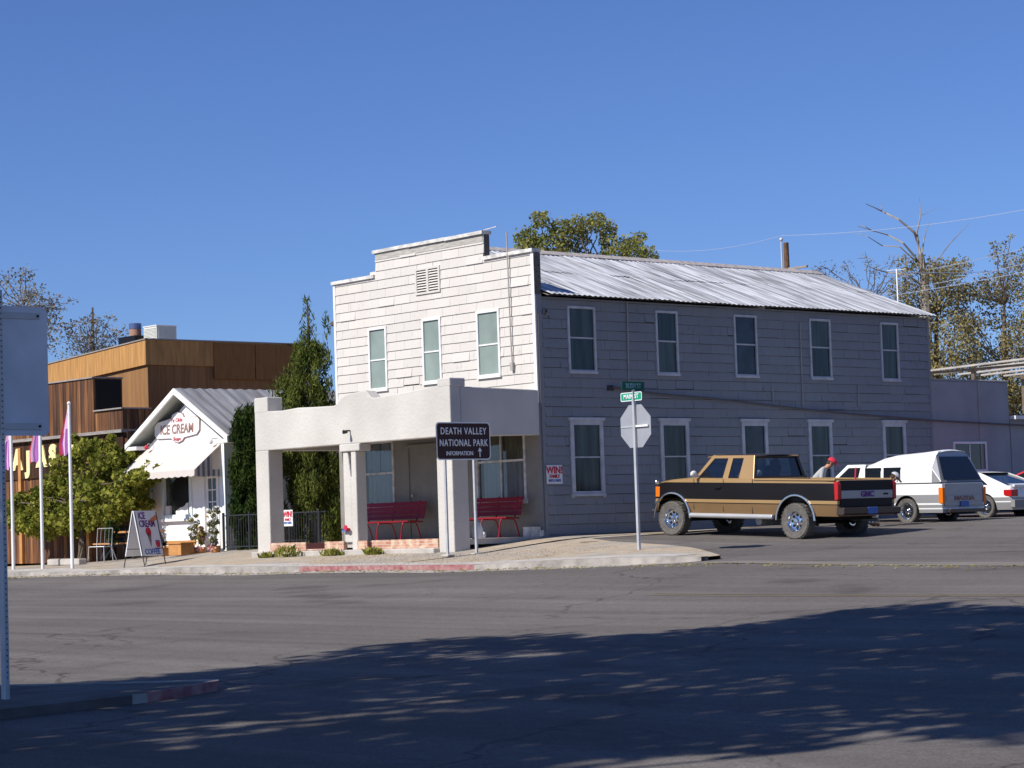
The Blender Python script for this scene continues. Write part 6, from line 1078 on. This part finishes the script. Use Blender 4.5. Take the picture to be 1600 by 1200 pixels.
# --- white hatchback
def hatch(t, paint, L1=1.95, L0=-1.95, rear_lamp='taillight'):
    st = [(L0, .60, .93), (L0+.06, .74, .97), (L0+.2, .78, .99), (-1.2, .80, 1), (.75, .84, 1), (1.2, .78, .97), (1.75, .66, .92), (L1, .56, .86)]
    shell_body(st, [.28, .38, .41, .50, .53], [1, 1, 0, 1, 0, 0], .80, .20, [(1.2, .27, .33), (-1.2, .27, .33)], [paint, M['silver']], 'body', t, bulge=.05)
    b = MB(); zl, zh = .78, 1.12; v = [(-1.80, -.70, .76), (.85, -.70, .82), (.85, .70, .82), (-1.80, .70, .76), (-.85, -.56, 1.08), (.10, -.56, 1.10), (.10, .56, 1.10), (-.85, .56, 1.08)]; b.add(v, [(0, 1, 5, 4), (1, 2, 6, 5), (2, 3, 7, 6), (3, 0, 4, 7), (4, 5, 6, 7)]); b.build('window_glass', M['autoglass'], t)
    yq = lambda z: .70-.14*(z-.78)/.32; b = MB()
    for s in (1, -1):
        side_quad(b, [(-1.86, .76), (-1.25, .79), (-.80, 1.07), (-.85, 1.10), (-.95, 1.085)], yq, -.02, .012, s); side_quad(b, [(.90, .82), (.80, .82), (.06, 1.08), (.12, 1.115)], yq, -.02, .012, s); side_quad(b, [(-.20, .80), (-.28, .80), (-.36, 1.08), (-.28, 1.08)], yq, -.02, .011, s); side_quad(b, [(.14, 1.07), (-.92, 1.05), (-.90, 1.10), (.10, 1.12)], yq, -.02, .014, s)
    b.build('pillar', paint, t); b = MB(); b.add([(-.92, -.56, 1.10), (.12, -.56, 1.12), (.12, .56, 1.12), (-.92, .56, 1.10), (-.85, 0, 1.125), (.05, 0, 1.14)], [(0, 1, 5, 4), (3, 4, 5, 2), (1, 2, 5), (0, 4, 3)]); b.build('roof', paint, t, smooth=True)
    b = MB(); b.add([(-1.93, -.70, .79), (-1.93, .70, .79), (-1.80, .68, .82), (-1.80, -.68, .82)], [(0, 1, 2, 3), (3, 2, 1, 0)]); b.box(-1.98, -1.93, -.66, .66, .74, .80); b.build('spoiler', paint, t)
    for s in (1, -1): b = MB(); b.box(L0-.03, L0+.20, *sorted((s*.52, s*.785)), .52, .68); b.build('tail_lamp', M[rear_lamp], t)
    b = MB(); b.box(L0-.10, L0+.02, -.76, .76, .26, .44); b.build('rear_bumper', M['greybumper'], t); b = MB(); b.box(L1-.06, L1+.06, -.74, .74, .24, .42); b.build('front_bumper', M['greybumper'], t); b = MB(); b.box(-1.8, 1.8, -.68, .68, .16, .30); b.build('chassis', M['under'], t)
    b = MB()
    for s in (1, -1): side_quad(b, [(-.32, .26), (-.328, .26), (-.328, .79), (-.32, .79)], lambda z: .785, 0, .004, s); side_quad(b, [(.80, .26), (.792, .26), (.792, .80), (.80, .80)], lambda z: .785, 0, .004, s)
    b.build('door_seam', M['under'], t)
    for x in (1.2, -1.2):
        for s in (1, -1): wheel(t, x, s*.71, .275, .18, .19, 'spokes', s)
t = vroot('hatchback', 'low white hatchback with a long sloping rear window, right of the camper pickup', 'car', 3.03, 11.3, .08, R(180), -R(1.0), GV); hatch(t, M['carwhite'])
t = vroot('red_car', 'red car at the right edge beyond the white hatchback', 'car', 2.45, 15.3, .12, R(180), -R(.5), GV); hatch(t, M['carred'])

# ================================================================ PEOPLE
def person(label, loc, rz, joints, cap_m, shirt_m, legs_m='jeans', group=None):
    """joints: dict name->(x,y,z,r,matkey); edges fixed"""
    t = root('person', label, 'person', loc, rz, group)
    E_ = [('pel', 'waist'), ('waist', 'chest'), ('chest', 'neck'), ('neck', 'jaw'), ('jaw', 'head'), ('head', 'crown')]
    for s in 'LR': E_ += [('chest', 'sh'+s), ('sh'+s, 'el'+s), ('el'+s, 'wr'+s), ('wr'+s, 'pa'+s), ('pel', 'hip'+s), ('hip'+s, 'kn'+s), ('kn'+s, 'an'+s), ('an'+s, 'toe'+s)]
    J = dict(joints)
    for s in 'LR':                                    # fingers
        p = Vector(J['pa'+s][:3]); w_ = Vector(J['wr'+s][:3]); d = (p-w_).normalized(); side = d.cross(Vector((0, 0, 1))); side = side.normalized() if side.length > .1 else Vector((0, 1, 0)); nrm = side.cross(d)
        for k, (o, L_) in enumerate(((-.030, .066), (-.010, .078), (.010, .074), (.030, .058))):
            a = p+side*o+d*.02; m_ = a+d*L_*.55-nrm*.008; e = m_+d*L_*.4-nrm*.03; 
            for nm, q, r in (('a', a, .010), ('b', m_, .009), ('c', e, .0075)): J['f%s%d%s' % (s, k, nm)] = (*q, r, 'skin')
            E_ += [('pa'+s, 'f%s%da' % (s, k)), ('f%s%da' % (s, k), 'f%s%db' % (s, k)), ('f%s%db' % (s, k), 'f%s%dc' % (s, k))]
        a = w_.lerp(p, .5)-side*.04; e = a+d*.045-side*.012
        J['t%sa' % s] = (*a, .011, 'skin'); J['t%sb' % s] = (*e, .009, 'skin'); E_ += [('wr'+s, 't%sa' % s), ('t%sa' % s, 't%sb' % s)]
    names = ['pel']+[k for k in J if k != 'pel']; ix = {k: i for i, k in enumerate(names)}
    me = bpy.data.meshes.new('body'); me.from_pydata([J[k][:3] for k in names], [(ix[a], ix[c]) for a, c in E_], []); o = bpy.data.objects.new('body', me); COL.objects.link(o)
    md = o.modifiers.new('s', 'SKIN'); md.use_smooth_shade = True; o.modifiers.new('d', 'SUBSURF').levels = 2; o.modifiers['d'].render_levels = 2
    for i, k in enumerate(names): me.skin_vertices[0].data[i].radius = (J[k][3],)*2; me.skin_vertices[0].data[i].use_root = (i == 0)
    dg = bpy.context.evaluated_depsgraph_get(); dg.update(); m2 = bpy.data.meshes.new_from_object(o.evaluated_get(dg)); bpy.data.objects.remove(o)
    keys = ['skin', shirt_m, legs_m, 'shoe', 'hair']; [m2.materials.append(M[k]) for k in keys]
    segs = [(Vector(J[a][:3]), Vector(J[c][:3]), J[c][4]) for a, c in E_]
    for pl in m2.polygons:
        c = Vector(pl.center); best = min(segs, key=lambda s: (c-(s[0]+(s[1]-s[0])*max(0, min(1, (c-s[0]).dot(s[1]-s[0])/max(1e-6, (s[1]-s[0]).length_squared))))).length)
        mk = best[2]; mk = {'shirt': shirt_m, 'legs': legs_m}.get(mk, mk); pl.material_index = keys.index(mk); pl.use_smooth = True
    o = bpy.data.objects.new('body', m2); COL.objects.link(o); o.parent = t
    hd = Vector(J['head'][:3]); cr = Vector(J['crown'][:3]); u = (cr-Vector(J['jaw'][:3])).normalized(); fwd = Vector(joints['_f'][:3]) if '_f' in joints else Vector((1, 0, 0)); fwd = (fwd-u*fwd.dot(u)).normalized(); sd = u.cross(fwd)
    fr = lambda a, c, e: tuple(hd+fwd*a+sd*c+u*e)
    b = MB(); b.ball(fr(.105, 0, -.01), (.016, .014, .02), 8); [b.ball(fr(.0, s*.088, -.005), (.014, .014, .03), 8) for s in (1, -1)]; b.build('ears_and_nose', M['skin'], t, smooth=True)
    b = MB(); [b.ball(fr(.092, s*.032, .02), .009, 8) for s in (1, -1)]; b.box(-.001, .001, -.001, .001, 0, .001) if False else None; b.build('eye', M['hair'], t); b = MB(); b.tube([fr(.095, -.022, -.05), fr(.100, 0, -.052), fr(.095, .022, -.05)], .005, 6); b.build('mouth', M['redink'], t)
    b = MB(); n = 14; vs = []; fs = []
    for i in range(6):
        e = math.pi/2*i/5; 
        for j in range(n): a = 6.2832*j/n; vs.append(fr(.118*math.cos(a)*math.cos(e), .100*math.sin(a)*math.cos(e), .035+.105*math.sin(e)))
    fs = [(i*n+j, i*n+(j+1) % n, (i+1)*n+(j+1) % n, (i+1)*n+j) for i in range(5) for j in range(n)]; b.add(vs, fs)
    br = [fr(.10, -.075, .04), fr(.19, -.05, .025), fr(.20, 0, .028), fr(.19, .05, .025), fr(.10, .075, .04)]; b.add(br+[tuple(Vector(p)+u*.01) for p in br], [(0, 1, 2, 3, 4), (9, 8, 7, 6, 5), (0, 5, 6, 1), (1, 6, 7, 2), (2, 7, 8, 3), (3, 8, 9, 4)]); b.build('cap', M[cap_m], t, smooth=True)
    b = MB(); b.ball(fr(-.03, 0, .0), (.085, .085, .06), 10); b.build('hair', M['hair'], t, smooth=True); return t
def pose(lean, zoff=0., crouch=0.):
    """x is the way the person faces; lean in radians from upright at the hips"""
    hz = .88-crouch; c, s = math.cos(lean), math.sin(lean); q = lambda l, y=0., f=0.: (l*s+f*c, y, hz+l*c-f*s)
    J = {'pel': (0, 0, hz, .14, 'legs'), 'waist': (*q(.17), .135, 'shirt'), 'chest': (*q(.42), .15, 'shirt'), 'neck': (*q(.58, 0, .02), .058, 'shirt'), 'jaw': (*q(.66, 0, .06), .062, 'skin'), 'head': (*q(.74, 0, .07), .088, 'skin'), 'crown': (*q(.83, 0, .05), .07, 'skin')}
    for k, y in (('L', 1), ('R', -1)):
        a, e, w_, p = q(.50, y*.19), q(.28, y*.25, .12), q(.16, y*.20, .36), q(.13, y*.18, .45)
        J.update({'sh'+k: (*a, .062, 'shirt'), 'el'+k: (*e, .046, 'shirt'), 'wr'+k: (*w_, .030, 'skin'), 'pa'+k: (*p, .036, 'skin'), 'hip'+k: (0, y*.10, hz-.06, .10, 'legs'), 'kn'+k: (.06+crouch*.6, y*.12, .47-crouch*.35, .066, 'legs'), 'an'+k: (-.02, y*.12, .09, .045, 'legs'), 'toe'+k: (.15, y*.13, .045, .045, 'shoe')})
    J['_f'] = q(0, 0, 1); J['_f'] = tuple(Vector(J['_f'])-Vector((0, 0, hz)))
    return J
def mk(label, loc, rz, J, *a):
    f = J.pop('_f'); J2 = dict(J); o = None
    J2['_x'] = None; del J2['_x']
    return person_wrap(label, loc, rz, J2, f, *a)
def person_wrap(label, loc, rz, J, f, *a):
    global _F; 
    src = dict(J); 
    return person(label, loc, rz, _D(src, f), *a)
class _D(dict):
    def __init__(s, d, f): super().__init__(d); s._f = f
    def __contains__(s, k): return k == '_f' or super().__contains__(k)
    def __getitem__(s, k): return s._f if k == '_f' else super().__getitem__(k)
mk('person in a red cap and grey shirt leaning forward behind the black pickup bed', (3.35, 5.25, gr(3.35, 5.25)), R(35), pose(.62), 'cap', 'shirt')
mk('person in a pale cap bending low by the tailgate of the black pickup', (5.0, 5.35, gr(5.0, 5.35)), R(60), pose(.80, 0, .26), 'capw', 'shirt')

# ================================================================ LITTER AND SOFTENED EDGES
def scatter(name, label, n, fx, zf, size, m, seed, flat=.15):
    rs = np.random.RandomState(seed); xs_, ys_2 = fx(rs, n); zs_ = zf(xs_, ys_2)+size*.3; a = rs.uniform(0, 6.28, n); s = size*rs.uniform(.5, 1.5, n); t1 = rs.uniform(-flat, flat, n)
    d = np.stack([np.cos(a), np.sin(a), t1], 1)*s[:, None]; e = np.stack([-np.sin(a)*.6, np.cos(a)*.6, t1], 1)*s[:, None]; c = np.stack([xs_, ys_2, zs_], 1)
    V = np.stack([c-d, c-e, c+d, c+e, c+np.array([0, 0, 1])*s[:, None]*.5], 1).reshape(-1, 3); b = MB(); b.v = V.tolist()
    for i in range(n): o = 5*i; b.f += [(o, o+1, o+4), (o+1, o+2, o+4), (o+2, o+3, o+4), (o+3, o, o+4)]
    b.m = [0]*len(b.f); return tag(b.build(name, m), label, None, None, 'stuff')
scatter('fallen_leaves', None, 1500, lambda rs, n: (rs.uniform(-25, 26, n), -5.72-np.abs(rs.normal(0, .28, n))), gr, .028, M['foliage_brown'], 1)
scatter('gravel', None, 2600, lambda rs, n: (rs.uniform(-3, 5, n), rs.uniform(-5.4, -2.4, n)), lambda x, y: gw(x, y), .016, M['dirt'], 2)
for o in list(bpy.data.objects):
    if o.type != 'MESH' or len(o.data.polygons) > 260 or not o.data.materials: continue
    r_ = o
    while r_.parent: r_ = r_.parent
    cat = r_.get('category'); nm = o.data.materials[0].name
    wd_ = 0
    if cat in ('pickup truck', 'car') and nm not in ('car glass',) and not o.name.startswith(('door_seam', 'lettering', 'body', 'camper_shell')): wd_ = .010
    elif nm.startswith(('stucco', 'concrete', 'grey stucco')) and o.name.split('.')[0] in ('porch_parapet', 'porch_column', 'parapet_post', 'porch_post', 'wall', 'footing', 'parapet_cap', 'rim', 'plinth'): wd_ = .022
    elif cat in ('planter', 'bench', 'air cooler'): wd_ = .006
    if wd_:
        bv = o.modifiers.new('soft edge', 'BEVEL'); bv.width = wd_; bv.segments = 2; bv.limit_method = 'ANGLE'; bv.angle_limit = R(35)
